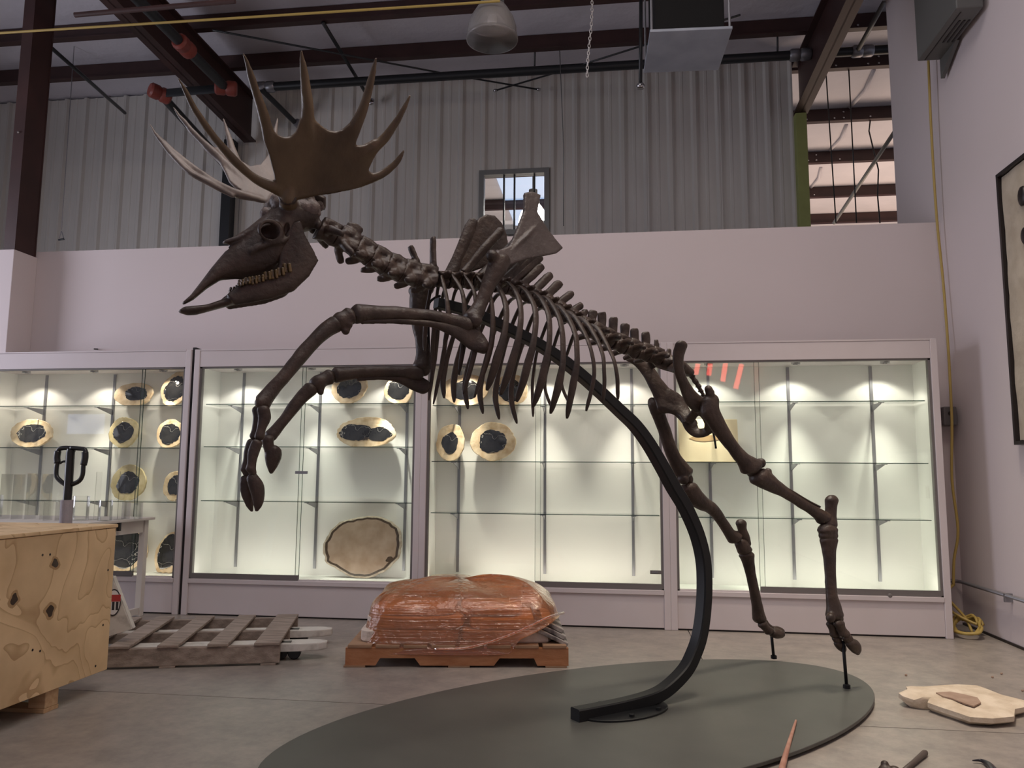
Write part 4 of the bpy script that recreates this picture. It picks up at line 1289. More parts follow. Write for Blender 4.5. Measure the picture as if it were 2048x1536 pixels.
# ---- antlers
def surf(px, py, side, l0=0.115, z0=2.20, k=0.72, q=0.18):
    l = l0
    p = None
    for _ in range(50):
        p = B(px, py, side * l)
        dz = max(p.z - z0, 0)
        l = 0.5 * l + 0.5 * (l0 + k * dz - q * dz * dz)
    return B(px, py, side * l)


def antler(side, outline, tines, stem, thick, name_label, mt='antler'):
    m = MB()
    U = (ZV * 0.80 - FAR * (-side) * 0.60).normalized()
    nrm = AX.cross(U).normalized()
    pts = [surf(x, y, side) for x, y in outline]
    m.prism(pts, thick, nrm)
    # slightly raised middle of the palm
    for t in tines:
        P_ = [surf(x, y, side) for x, y, r in t]
        R_ = [r * (p - CAM).dot(FW) / FPX + 0.0015 for (x, y, r), p in zip(t, P_)]
        N_ = [min(r, thick * 0.46 + 0.020 * max(0, (i - 0.6)) ) if i else thick * 0.40 for i, r in enumerate(R_)]
        cs = curve_pts(P_, 4)
        rs = [max(q.x, 0.003) for q in curve_pts([Vector((r, 0, 0)) for r in R_], 4)]
        ns = [max(q.x, 0.003) for q in curve_pts([Vector((r, 0, 0)) for r in N_], 4)]
        secs = []
        for i, p in enumerate(cs):
            tg = (cs[min(i + 1, len(cs) - 1)] - cs[max(i - 1, 0)]).normalized()
            n1 = (nrm - tg * nrm.dot(tg)).normalized(); s1 = tg.cross(n1)
            secs.append([p + s1 * rs[i] * math.cos(q * math.pi / 5) + n1 * ns[i] * math.sin(q * math.pi / 5) for q in range(10)])
        m.sections(secs)
    m.tube(curve_pts([p for p, r in stem], 4), [q.x for q in curve_pts([Vector((r, 0, 0)) for p, r in stem], 4)], 12)
    o = bone(m, 'antler', mt, vox=0.0048, sm=9)
    o['label'] = name_label
    return o


near_outline = [(566, 396), (558, 388), (552, 372), (549, 352), (540, 318), (533, 292), (527, 268), (524, 245), (530, 235), (545, 259), (556, 270), (570, 274), (582, 272), (591, 264), (600, 240), (616, 232), (632, 240), (646, 254), (658, 261), (670, 263), (684, 259), (699, 248), (712, 240), (722, 246), (714, 270), (709, 291), (728, 291), (748, 280), (762, 280), (756, 300), (743, 323), (736, 340), (748, 348), (752, 358), (746, 364), (720, 374), (690, 382), (660, 387), (632, 391), (600, 397)]
near_tines = [
    [(570, 385, 14), (545, 374, 11.5), (520, 363, 9.5), (490, 341, 8.5), (455, 305, 8), (420, 264, 7.5), (392, 222, 6.5), (370, 182, 4.5), (357, 155, 1.8)],
    [(545, 300, 12), (536, 265, 11.5), (524, 222, 10), (511, 180, 8), (498, 140, 6), (485, 107, 1.8)],
    [(618, 290, 16), (617, 255, 15), (615, 215, 12), (611, 175, 9.5), (606, 135, 7), (602, 100, 1.8)],
    [(690, 300, 15), (708, 260, 13), (725, 218, 9.5), (737, 178, 7.5), (746, 143, 5.5), (752, 114, 1.8)],
    [(700, 335, 15), (732, 308, 13), (764, 282, 9.5), (790, 248, 7.5), (809, 215, 5), (822, 190, 1.8)],
    [(690, 370, 12), (728, 360, 11), (760, 350, 8), (785, 333, 6.5), (800, 315, 4.5), (808, 299, 1.8)],
    [(575, 392, 14), (610, 388, 8), (660, 380, 7), (700, 373, 7)],
]
near_stem = [(B(578, 408, -0.07), 0.036), (B(575, 398, -0.11), 0.030), (surf(577, 388, -1), 0.026), (surf(586, 372, -1), 0.016), (surf(595, 355, -1), 0.007)]
antler(-1, near_outline, near_tines, near_stem, 0.024, 'broad brown palmate antler nearest the camera')
far_outline = [(548, 404), (528, 398), (500, 391), (475, 379), (459, 364), (448, 342), (436, 320), (424, 298), (440, 294), (462, 304), (480, 323), (500, 335), (520, 331), (535, 312), (545, 290), (560, 290), (575, 310), (600, 318), (620, 310), (640, 330), (640, 370), (610, 395), (575, 405)]
far_tines = [
    [(548, 400, 12), (510, 396, 9.5), (470, 386, 8), (425, 363, 7.5), (385, 335, 7), (350, 306, 5.5), (328, 284, 3.5), (314, 268, 1.5)],
    [(470, 392, 7), (430, 372, 6), (390, 352, 5.5), (355, 322, 5), (325, 288, 4), (308, 263, 2.5), (299, 249, 1.3)],
    [(500, 372, 13), (470, 345, 11), (435, 313, 8.5), (405, 285, 7), (375, 252, 5), (355, 226, 3), (346, 213, 1.5)],
    [(478, 335, 9), (465, 300, 7.5), (456, 270, 5), (447, 236, 1.5)],
    [(545, 325, 10), (548, 290, 7), (551, 262, 4), (555, 236, 1.4)],
]
far_stem = [(mirror(near_stem[0][0]), 0.036), (mirror(near_stem[1][0]), 0.030), (surf(546, 406, 1), 0.028), (surf(546, 388, 1), 0.012)]
antler(1, far_outline, far_tines, far_stem, 0.018, 'far palmate antler with forward tines, painted pale as if lit', 'antler_lit')

# ---- spine
def vertebra(cx, cy, r, L, name, tip=None, sw=10, tr=0.05, base=None, wing=None, lat=0.016):
    """centre px, half height px, half length px"""
    m = MB()
    i = spine_pts.index((cx, cy))
    a_, b_ = spine_pts[max(i - 1, 0)], spine_pts[min(i + 1, len(spine_pts) - 1)]
    tx, ty = b_[0] - a_[0], b_[1] - a_[1]
    Ln = math.hypot(tx, ty); tx, ty = tx / Ln, ty / Ln
    st = [(cx - tx * L, cy - ty * L, r), (cx - tx * L * .7, cy - ty * L * .7, r * 0.96), (cx, cy, r * 0.74), (cx + tx * L * .7, cy + ty * L * .7, r * 0.96), (cx + tx * L, cy + ty * L, r)]
    rings = []
    for x_, y_, q in st:
        rings.append(edges((x_ + ty * q, y_ - tx * q), (x_ - ty * q, y_ + tx * q), 0, q * 0.0024, 10))
    m.sections(rings)
    # arch
    nx, ny = ty, -tx
    ax_, ay_ = cx + nx * r * 1.15, cy + ny * r * 1.15
    m.sections([edges((ax_ - tx * L * .9 + nx * r * .55, ay_ - ty * L * .9 + ny * r * .55), (ax_ - tx * L * .9 - nx * r * .5, ay_ - ty * L * .9 - ny * r * .5), 0, 0.024, 10),
                edges((ax_ + nx * r * .6, ay_ + ny * r * .6), (ax_ - nx * r * .6, ay_ - ny * r * .6), 0, 0.028, 10),
                edges((ax_ + tx * L * 1.15 + nx * r * .45, ay_ + ty * L * 1.15 + ny * r * .45), (ax_ + tx * L * 1.15 - nx * r * .4, ay_ + ty * L * 1.15 - ny * r * .4), 0, 0.022, 10)])
    if tip:
        bx, by = base or (cx + nx * r, cy + ny * r)
        dx_, dy_ = (tip[0] - bx) * 1.10, (tip[1] - by) * 1.10
        Ld = math.hypot(dx_, dy_); ux_, uy_ = dx_ / Ld, dy_ / Ld
        pxn, pyn = -uy_, ux_
        rg = []
        for t_, wk, lk in ((0, 1.3, 1.0), (0.25, 1.15, 0.8), (0.55, 1.25, 0.7), (0.85, 1.3, 0.7), (0.97, 1.1, 0.7), (1.0, 0.7, 0.6)):
            x_, y_ = bx + dx_ * t_, by + dy_ * t_
            rg.append(edges((x_ + pxn * sw * wk * .5, y_ + pyn * sw * wk * .5), (x_ - pxn * sw * wk * .5, y_ - pyn * sw * wk * .5), 0, max(lat * lk * 1.5, 0.011), 10))
        m.sections(rg)
    # transverse processes
    for sgn in (-1, 1):
        c = B(cx, cy, 0)
        dn = (B(cx + nx * r, cy + ny * r) - c).normalized()
        tl = (B(cx + tx * 10, cy + ty * 10) - c).normalized()
        f_ = FAR * sgn
        if wing:
            p0 = c + f_ * 0.02 + dn * wing[1] * 0.4
            p1 = c + f_ * wing[0] * 0.6 + dn * wing[1]
            p2 = c + f_ * wing[0] + dn * wing[2] + tl * wing[3]
            m.tube(curve_pts([p0, p1, p2], 3), [0.024, 0.022, 0.021, 0.019, 0.017, 0.015, 0.010], 8)
        else:
            p0 = c + f_ * 0.02 + dn * 0.02
            m.tube([p0, p0 + f_ * tr * 0.6 + dn * 0.008, p0 + f_ * tr + dn * 0.012], [0.018, 0.014, 0.010], 8)
        # articular facets
        m.ball(c + f_ * 0.022 + dn * 0.035 - tl * 0.024, (0.014, 0.012, 0.012), 7, 5)
        m.ball(c + f_ * 0.020 + dn * 0.030 + tl * 0.026, (0.014, 0.012, 0.012), 7, 5)
    for p in m.v: p += mnoise.noise_vector(p * 36) * 0.0042
    return bone(m, name, vox=0.0055, sm=0)


cerv = [(652, 468), (690, 486), (724, 506), (755, 524), (786, 540), (818, 552), (850, 560)]
thor = [(884, 564), (907, 566), (930, 567), (954, 568), (978, 571), (1001, 576), (1024, 582), (1047, 590), (1070, 600), (1094, 612), (1118, 626), (1142, 640), (1166, 655)]
lumb = [(1190, 668), (1214, 680), (1238, 691), (1262, 700), (1286, 708), (1308, 716)]
spine_pts = cerv + thor + lumb + [(1332, 724)]
ctips = [None, (712, 452), (738, 487), (768, 500), (798, 510), (821, 495), (866, 479)]
for i, p in enumerate(cerv):
    if i == 0:
        vertebra(*p, 18, 19, 'atlas', None, wing=(0.10, 0.0, -0.01, 0.045))
    elif i == 1:
        vertebra(*p, 18, 22, 'cervical_vertebra', (712, 453), 30, base=(700, 474), wing=(0.07, -0.03, -0.06, 0.04), lat=0.014)
    else:
        vertebra(*p, 19, 18, 'cervical_vertebra', ctips[i], 11 if i < 5 else 10, base=(834, 524) if i == 5 else (866, 532) if i == 6 else None, wing=(0.066, -0.028, -0.044, -0.030), lat=0.015)
ttips = [((944, 448), (903, 546), 17), ((997, 466), (926, 547), 14), ((1030, 485), (960, 553), 13), ((1050, 498), (984, 560), 13), ((1060, 506), (998, 564), 13), ((1068, 512), (1008, 566), 13), ((1076, 518), (1018, 568), 13), ((1081, 534), (1036, 576), 14),
         ((1099, 552), (1058, 590), 13), ((1117, 568), (1082, 602), 13), ((1142, 588), (1106, 614), 12), ((1161, 611), (1132, 630), 11), ((1171, 622), (1158, 644), 10)]
for i, p in enumerate(thor):
    tp, bs, sw = ttips[i]
    vertebra(*p, 12.5, 10.5 if i < 5 else 11.5, 'thoracic_vertebra', tp, sw * 1.15, base=bs, tr=0.055, lat=0.013)
ltips = [(1185, 629), (1202, 633), (1226, 643), (1249, 656), (1268, 665), (1290, 672)]
lb = [(1180, 655), (1203, 664), (1226, 676), (1247, 686), (1268, 694), (1291, 702)]
for i, p in enumerate(lumb):
    vertebra(*p, 14, 11.5, 'lumbar_vertebra', (ltips[i][0] + 1, ltips[i][1] - 5), 14, base=lb[i], wing=(0.13, 0.008, -0.015, -0.02), lat=0.014)
# sacrum and tail
m = MB()
limb(m, [(1326, 722, 13, 0, 0.07), (1345, 729, 12, 0, 0.075), (1364, 738, 10, 0, 0.05), (1380, 747, 7, 0, 0.03)])
for (a_, b_) in (((1313, 681), (1314, 712)), ((1338, 700), (1336, 722)), ((1352, 712), (1350, 728))):
    limb(m, [(b_[0], b_[1], 6, 0, 0.014), ((a_[0] + b_[0]) / 2, (a_[1] + b_[1]) / 2, 5, 0, 0.010), (a_[0], a_[1], 4, 0, 0.008)])
bone(m, 'sacrum', vox=0.0065, sm=3)
tail = [(1384, 752), (1391, 763), (1397, 773), (1402, 782), (1407, 791)]
for i, p in enumerate(tail):
    m = MB()
    q = tail[i + 1] if i < 4 else (1412, 799)
    limb(m, [(p[0], p[1], 4.6 - i * .4, 0), ((p[0] + q[0]) / 2, (p[1] + q[1]) / 2, 2.9 - i * .3, 0), (q[0] - 1, q[1] - 2, 4.2 - i * .4, 0)], n=8)
    c = B(*p); m.tube([c - FAR * 0.022, c + FAR * 0.022], 0.006, 6)
    bone(m, 'tail_vertebra', vox=0.005, sm=1)

# ---- ribs (near side read from the picture, far side mirrored)
ribs = [
    [(884, 556), (894, 600), (896, 650), (888, 692)],
    [(906, 552), (926, 590), (930, 660), (918, 750)],
    [(930, 552), (950, 592), (953, 680), (927, 788)],
    [(956, 556), (982, 598), (982, 690), (948, 795)],
    [(990, 566), (1010, 603), (1010, 658), (992, 725), (974, 781)],
    [(1018, 566), (1039, 603), (1040, 658), (1022, 731), (1001, 790)],
    [(1043, 574), (1069, 614), (1069, 673), (1051, 746), (1034, 804)],
    [(1070, 586), (1095, 623), (1098, 688), (1083, 761), (1066, 815)],
    [(1094, 596), (1121, 644), (1126, 717), (1116, 775), (1101, 827)],
    [(1120, 613), (1148, 661), (1154, 717), (1145, 775), (1134, 837)],
    [(1146, 630), (1178, 686), (1188, 750), (1172, 822)],
    [(1170, 642), (1202, 698), (1209, 750), (1206, 804)],
    [(1194, 656), (1223, 708), (1234, 750), (1236, 799)],
]
for i, rb in enumerate(ribs):
    head = B(*thor[i], -0.02)
    n_ = len(rb)
    mx_l = [0.11, 0.15, 0.19, 0.22, 0.245, 0.26, 0.27, 0.27, 0.27, 0.26, 0.25, 0.24, 0.22][i]
    prof = [0.42, 0.86, 1.0, 0.86] if n_ == 4 else [0.42, 0.82, 1.0, 0.98, 0.80]
    P_ = [head] + [B(x, y, -mx_l * pf) for (x, y), pf in zip(rb, prof)]
    w0 = 0.010 if i > 9 else 0.013 if i > 3 else 0.009
    wd = [0.011, 0.012 if i > 3 else 0.009] + ([1.0 * w0] * (n_ - 1))
    if i < 10: wd[-2] = w0 * 1.35; wd[-1] = w0 * 0.85
    cs = curve_pts(P_, 6)
    rs = [v.x for v in curve_pts([Vector((v, 0, 0)) for v in wd], 6)]
    for sgn in (-1, 1):
        pts = cs if sgn < 0 else [mirror(p) for p in cs]
        m = MB(); secs = []
        for k_, p in enumerate(pts):
            t_ = (pts[min(k_ + 1, len(pts) - 1)] - pts[max(k_ - 1, 0)]).normalized()
            out = FAR * sgn
            n2 = (out - t_ * out.dot(t_))
            n2 = n2.normalized() if n2.length > 0.2 else (ZV - t_ * ZV.dot(t_)).normalized()
            if k_ and n2.dot(prevn) < 0: n2 = -n2
            if k_: n2 = (n2 * 0.6 + prevn * 0.4).normalized()
            prevn = n2
            s_ = t_.cross(n2).normalized() * (1.0 if sgn < 0 else 0.82)
            e_ = 1.0 if k_ < len(pts) - 2 else (0.8 if k_ == len(pts) - 2 else 0.45)
            secs.append([p + (s_ * math.cos(a_) * rs[k_] * 1.18 + n2 * math.sin(a_) * rs[k_] * 0.52) * e_ for a_ in (2 * math.pi * q / 10 for q in range(10))])
        m.sections(secs)
        for p in m.v: p += mnoise.noise_vector(p * 14) * 0.002
        m.build('rib', 'bone', SK, smooth=True)

# ---- scapulae
def flat_bone(outline, l, thick, ridge, extra, name='scapula', lt=None, ztilt=0.0):
    m = MB()
    zr = B(*outline[0], l).z
    pts = []
    for x, y in outline:
        p = B(x, y, l)
        for _ in range(8):
            p = B(x, y, l + ztilt * (p.z - zr))
        pts.append(p)
    m.prism(pts, thick, FAR)
    if ridge:
        limb(m, ridge, n=8)
    for e in extra:
        limb(m, e)
    return bone(m, name, 'bone_mid_lit' if l < 0 else 'bone', vox=0.0055, sm=5)


near_sc = [(1048, 386), (1064, 383), (1080, 390), (1073, 424), (1084, 444), (1098, 465), (1125, 497), (1112, 508), (1080, 514), (1051, 519), (1028, 527), (1012, 534), (998, 520), (990, 504), (1018, 492), (1034, 456), (1047, 424)]
flat_bone(near_sc, -0.12, 0.020, [(1014, 508, 4, -0.16, 0.02), (1045, 478, 4, -0.155, 0.026), (1078, 444, 3, -0.135, 0.014)],
          [[(1030, 510, 10, -0.14, 0.016), (1010, 516, 13, -0.16, 0.022), (995, 518, 17, -0.18, 0.030)]], ztilt=0.16)
far_sc = [(958, 436), (972, 429), (988, 431), (1002, 446), (1012, 468), (1015, 492), (1008, 512), (985, 528), (955, 540), (925, 550), (905, 556), (896, 545), (910, 520), (925, 492), (938, 462)]
flat_bone(far_sc, 0.13, 0.018, [(915, 540, 4, 0.155, 0.018), (950, 495, 4, 0.15, 0.02), (985, 455, 3, 0.14, 0.012)],
          [[(930, 540, 10, 0.14, 0.016), (905, 552, 13, 0.16, 0.022), (885, 562, 15, 0.17, 0.026)]], ztilt=0.05)

# ---- limb bones
def lb_(name, st, knobs=(), wk=1.0, vox=0.0058, sm=4):
    m = MB()
    groups = st if isinstance(st[0], list) else [st]
    for g_ in groups:
        limb(m, g_, wk)
    for kx in knobs:
        knob(m, *kx)
    return bone(m, name, vox=vox, sm=sm)


# near foreleg
lb_('humerus', [(1000, 518, 19, -0.19), (994, 536, 18, -0.195), (984, 556, 15, -0.195), (973, 580, 12.5, -0.195), (963, 604, 12, -0.195), (954, 622, 14, -0.195), (944, 636, 17, -0.195)],
    knobs=((984, 512, 13, -0.215), (1008, 526, 14, -0.19), (950, 642, 15, -0.215), (938, 640, 15, -0.18)), wk=1.05)
lb_('radius', [(936, 651, 15, -0.195), (908, 643, 12, -0.195), (864, 633, 11, -0.195), (805, 628, 12.5, -0.195), (746, 627, 15, -0.195), (712, 628, 19, -0.195)], wk=1.1)
lb_('ulna', [(964, 694, 14, -0.205), (948, 680, 21, -0.205, 0.016), (918, 664, 15, -0.205, 0.015), (880, 652, 7, -0.205), (830, 644, 5, -0.205), (760, 642, 4.5, -0.205), (722, 642, 5, -0.205)], knobs=((966, 697, 12, -0.205),))
lb_('carpus', [[(700, 632, 18, -0.195), (690, 637, 15, -0.195), (684, 640, 17, -0.195), (676, 646, 16, -0.195)]], knobs=((691, 662, 9, -0.205), (697, 650, 9, -0.21)))
lb_('metacarpal', [(672, 648, 17, -0.19), (652, 660, 15, -0.19), (625, 686, 13.5, -0.19), (595, 720, 13, -0.19), (565, 756, 12.5, -0.19), (540, 786, 13, -0.19), (526, 804, 16, -0.19)], knobs=((520, 806, 11, -0.205), (531, 810, 11, -0.175)))
for dl, dx in ((-0.024, 5), (0.024, -5)):
    l_ = -0.19 + dl
    lb_('proximal_phalanx', [(522 + dx, 818, 12, l_), (523 + dx, 836, 11, l_), (518 + dx, 858, 8, l_), (514 + dx, 874, 10, l_)], wk=0.7, vox=0.005, sm=3)
    lb_('middle_phalanx', [(510 + dx, 884, 10, l_), (503 + dx, 904, 9.5, l_), (499 + dx, 924, 7.5, l_), (496 + dx, 940, 9.5, l_)], wk=0.8, vox=0.005, sm=3, knobs=((500 + dx, 946, 9, l_),))
    if dl < 0:
        hp = [(503, 954, 11, l_), (512, 970, 14, l_), (516, 988, 12, l_), (516, 1006, 8, l_), (513, 1022, 2, l_)]
    else:
        hp = [(491, 956, 9, l_), (492, 972, 10.5, l_), (495, 990, 10, l_), (499, 1008, 7, l_), (503, 1022, 2, l_)]
    lb_('hoof', hp, wk=0.65, vox=0.0045, sm=2)
# far foreleg
lb_('humerus', [(842, 580, 18, 0.19), (838, 600, 17, 0.19), (836, 625, 14, 0.19), (839, 655, 11.5, 0.19), (844, 688, 11, 0.19), (846, 714, 13, 0.19), (843, 734, 16, 0.19)], knobs=((856, 578, 13, 0.18), (828, 582, 12, 0.2), (848, 740, 13, 0.19)))
lb_('radius', [(838, 748, 14, 0.19), (808, 745, 12, 0.19), (759, 743, 10.5, 0.19), (706, 746, 11.5, 0.19), (672, 750, 15, 0.19)], wk=1.1)
lb_('ulna', [(850, 775, 14, 0.195), (832, 766, 16, 0.195, 0.016), (805, 758, 10, 0.195), (770, 754, 5, 0.195), (715, 758, 4, 0.195)], knobs=((850, 773, 12, 0.195),))
lb_('carpus', [[(660, 754, 15, 0.19), (648, 759, 13, 0.19), (638, 764, 15, 0.19), (628, 771, 13, 0.19)]], knobs=((641, 785, 7, 0.18), (643, 774, 8, 0.18)))
lb_('metacarpal', [(622, 777, 14, 0.19), (606, 792, 12, 0.19), (586, 816, 10.5, 0.19), (566, 842, 10, 0.19), (550, 862, 11, 0.19), (541, 872, 13, 0.19)])
for dl in (-0.022, 0.022):
    l_ = 0.19 + dl
    lb_('proximal_phalanx', [(536, 876, 12, l_), (537, 890, 10, l_), (542, 904, 11, l_)], wk=0.8, vox=0.005)
    lb_('hoof', [(546, 900, 15, l_), (546, 914, 15, l_), (544, 930, 10, l_), (542, 946, 2, l_)], wk=0.7, vox=0.005)
m = MB(); m.tube(curve_pts([B(880, 592, 0.1), B(868, 597, 0.15), B(857, 612, 0.18), B(857, 660, 0.18), B(859, 726, 0.18), B(859, 738, 0.18)], 4), 0.006, 6)
m.build('iron_strap', 'black_iron', SK, smooth=True)
# pelvis
for sgn, pts in ((-1, [[(1363, 690, 11, -0.22, 0.022), (1357, 712, 10, -0.20, 0.020), (1358, 738, 8.5, -0.18, 0.018), (1368, 768, 9, -0.155, 0.020), (1384, 798, 14, -0.135, 0.026), (1402, 812, 17, -0.13, 0.03)],
                       [(1402, 812, 14, -0.13, 0.028), (1412, 828, 11, -0.11, 0.022), (1420, 845, 10, -0.09, 0.02), (1418, 857, 9, -0.07, 0.02)],
                       [(1398, 815, 9, -0.12, 0.02), (1388, 828, 8, -0.08, 0.02), (1378, 842, 8, -0.03, 0.02)],
                       [(1360, 735, 8, -0.17, 0.02), (1348, 736, 8, -0.10, 0.03), (1340, 732, 8, -0.05, 0.03)]]),
                 (1, [[(1258, 716, 7, 0.22, 0.02), (1275, 723, 9, 0.20, 0.02), (1293, 738, 12, 0.18, 0.02), (1310, 765, 14, 0.155, 0.022), (1326, 792, 18, 0.14, 0.024), (1332, 812, 18, 0.13, 0.028)],
                      [(1330, 790, 16, 0.13, 0.02), (1350, 802, 16, 0.11, 0.02), (1364, 818, 12, 0.08, 0.02), (1376, 838, 10, 0.03, 0.02)],
                      [(1332, 815, 12, 0.12, 0.02), (1356, 824, 8, 0.09, 0.02), (1384, 850, 12, 0.03, 0.02)],
                      [(1300, 730, 9, 0.16, 0.02), (1318, 724, 10, 0.10, 0.03), (1330, 724, 10, 0.05, 0.03)]])):
    lb_('hip_bone', pts)
lb_('ischium', [[(1372, 838, 9, 0.04, 0.02), (1384, 856, 11, 0.03, 0.022), (1396, 866, 9, 0.0, 0.03), (1412, 862, 9, -0.04, 0.03), (1421, 856, 7, -0.07, 0.02)]])
m = MB(); m.tube(curve_pts([B(1424, 856, -0.02), B(1428, 872, -0.02), B(1432, 897, -0.02)], 4), [0.006] * 9, 6); m.build('iron_pin', 'black_iron', SK, smooth=True)
# near hind leg
lb_('femur', [(1420, 800, 14, -0.185), (1420, 822, 15, -0.185), (1434, 848, 13, -0.19), (1452, 876, 11, -0.195), (1472, 902, 10, -0.20), (1488, 920, 13, -0.205), (1502, 934, 19, -0.205)],
    knobs=((1420, 786, 10, -0.20), (1417, 779, 9, -0.20), (1408, 812, 13, -0.15), (1521, 926, 11, -0.215), (1506, 944, 13, -0.19)), wk=1.05)
lb_('tibia', [(1517, 952, 18, -0.205), (1532, 962, 16, -0.21), (1552, 975, 12.5, -0.215), (1580, 991, 9.5, -0.225), (1612, 1012, 8.5, -0.24), (1634, 1026, 10, -0.25), (1648, 1036, 14, -0.255)], knobs=((1536, 943, 8, -0.21),))
m = MB(); m.tube(curve_pts([B(1546, 962, -0.225), B(1580, 980, -0.24), B(1615, 1001, -0.25), B(1640, 1014, -0.255)], 4), 0.006, 6); m.build('fibula', 'bone', SK, smooth=True)
lb_('heel_bone', [[(1663, 999, 10, -0.265), (1662, 1014, 8.5, -0.265), (1661, 1032, 9, -0.265), (1659, 1050, 12, -0.265)]], knobs=((1652, 1046, 12, -0.255),))
lb_('tarsus', [[(1655, 1060, 16, -0.265), (1656, 1066, 14, -0.265), (1656, 1072, 15, -0.265)]])
lb_('metatarsal', [(1657, 1080, 14, -0.268), (1658, 1098, 11, -0.27), (1660, 1140, 8, -0.28), (1663, 1185, 8.5, -0.29), (1667, 1212, 11, -0.295), (1669, 1230, 14, -0.30)], knobs=((1661, 1236, 10, -0.32), (1677, 1238, 10, -0.28)))
lb_('proximal_phalanx', [(1677, 1247, 9, -0.325), (1682, 1257, 6.5, -0.325), (1689, 1268, 8, -0.33)], vox=0.005)
lb_('middle_phalanx', [(1693, 1274, 8, -0.33), (1698, 1281, 7.5, -0.33), (1702, 1287, 8.5, -0.33)], vox=0.005)
lb_('hoof', [(1703, 1285, 10, -0.335), (1709, 1294, 10, -0.335), (1714, 1303, 7, -0.335), (1716, 1308, 3, -0.335)], vox=0.005)
lb_('proximal_phalanx', [(1663, 1248, 8, -0.285), (1666, 1259, 6, -0.285), (1670, 1270, 7.5, -0.285)], vox=0.005)
lb_('middle_phalanx', [(1673, 1276, 7, -0.285), (1676, 1283, 6.5, -0.285)], vox=0.005)
lb_('hoof', [(1677, 1286, 8, -0.285), (1683, 1295, 7, -0.285), (1688, 1303, 3, -0.285)], vox=0.005)
# far hind leg
lb_('femur', [(1310, 806, 12, 0.17), (1316, 826, 11, 0.175), (1326, 852, 10, 0.18), (1337, 888, 10, 0.185), (1352, 922, 12, 0.19), (1368, 946, 16, 0.195)], knobs=((1306, 805, 11, 0.175), (1322, 816, 11, 0.14), (1376, 958, 11, 0.2), (1366, 958, 12, 0.18)))
lb_('tibia', [(1376, 976, 16, 0.2), (1388, 994, 16, 0.205), (1406, 1008, 13, 0.21), (1424, 1018, 10.5, 0.22), (1442, 1040, 8, 0.235), (1458, 1064, 9, 0.25), (1470, 1077, 13, 0.255)], knobs=((1385, 974, 8, 0.2),))
m = MB(); m.tube(curve_pts([B(1412, 1003, 0.2), B(1432, 1020, 0.21), B(1456, 1052, 0.23), B(1468, 1062, 0.235), B(1476, 1063, 0.24)], 4), 0.005, 6); m.build('fibula', 'bone', SK, smooth=True)
lb_('heel_bone', [[(1482, 1046, 8.5, 0.26), (1484, 1058, 7, 0.26), (1488, 1072, 8, 0.262), (1493, 1088, 7, 0.265)]])
lb_('tarsus', [[(1482, 1084, 10, 0.265), (1486, 1094, 11, 0.265), (1490, 1102, 12, 0.27)]])
lb_('metatarsal', [(1493, 1110, 12, 0.275), (1497, 1126, 9, 0.28), (1503, 1156, 7.5, 0.29), (1511, 1194, 7.5, 0.30), (1516, 1222, 9, 0.31), (1519, 1238, 11, 0.315)])
for dl, dy in ((-0.022, 2), (0.022, -3)):
    l_ = 0.325 + dl
    lb_('proximal_phalanx', [(1525, 1246 + dy, 8, l_), (1532, 1254 + dy, 6.5, l_), (1539, 1261 + dy, 8, l_)], vox=0.005)
    lb_('hoof', [(1545, 1264 + dy, 8, l_), (1554, 1265 + dy, 9, l_), (1563, 1267 + dy, 7, l_), (1567, 1268 + dy, 3, l_)], vox=0.005)

# ================================================================ CRATE
cx1 = -2.70
cy1 = on_x(212, 1338, cx1).y
czt = on_x(225, 1049, cx1).z
czb = on_x(212, 1338, cx1).z
CR = empty('plywood_crate', (-3.4, 3.5, 0)); tag(CR, 'large knotty plywood crate on wooden runners at the left edge', 'crate')
cy0 = 2.75
MB().box(-4.4, cx1 - 0.02, cy0, cy1, czb, czt - 0.02).build('crate_body', 'plywood', CR, bevel=0.003)
MB().box(cx1 - 0.018, cx1, cy0 - 0.01, cy1 + 0.01, czb - 0.004, czt - 0.02).build('side_panel', 'plywood', CR, bevel=0.003)
MB().box(-4.42, cx1 + 0.004, cy0 - 0.02, cy1 + 0.02, czt - 0.018, czt).build('lid', 'plywood', CR, bevel=0.003)
fp = on_z(157, 1415)
for yy in (cy1 - 0.42, cy0 + 0.15):
    for xx in (cx1 - 0.11, cx1 - 1.3):
        MB().box(xx, xx + 0.09, yy, yy + 0.09, 0.02, czb).build('foot_block', 'new_wood', CR, bevel=0.003)
for yy in (cy1 - 0.42, cy0 + 0.15):
    MB().box(-4.3, cx1 - 0.02, yy - 0.005, yy + 0.095, 0.0, 0.02).build('runner', 'new_wood', CR, bevel=0.002)
for (px, py, ry, rz) in ((110, 1126, 0.020, 0.022), (28, 1198, 0.020, 0.024), (100, 1222, 0.024, 0.024)):
    p = on_x(px, py, cx1)
    MB().lathe([(1, 0), (1, 0.0015), (0.6, 0.002)], (0, 0, 0), 14, axis=(1, 0, 0))
    pts = [Vector((cx1, p.y + ry * math.cos(a_) * (1 + 0.25 * math.sin(3 * a_ + px)), p.z + rz * math.sin(a_) * (1 + 0.2 * math.cos(2 * a_ + py)))) for a_ in (2 * math.pi * q / 18 for q in range(18))]
    MB().prism(pts, 0.003, (1, 0, 0)).build('knot', 'slab_dark_ring', CR)
    pts2 = [Vector((cx1, p.y + (q.y - p.y) * 1.7, p.z + (q.z - p.z) * 1.5)) for q in pts]
    MB().prism(pts2, 0.0014, (1, 0, 0)).build('knot_ring', 'fish_print', CR)
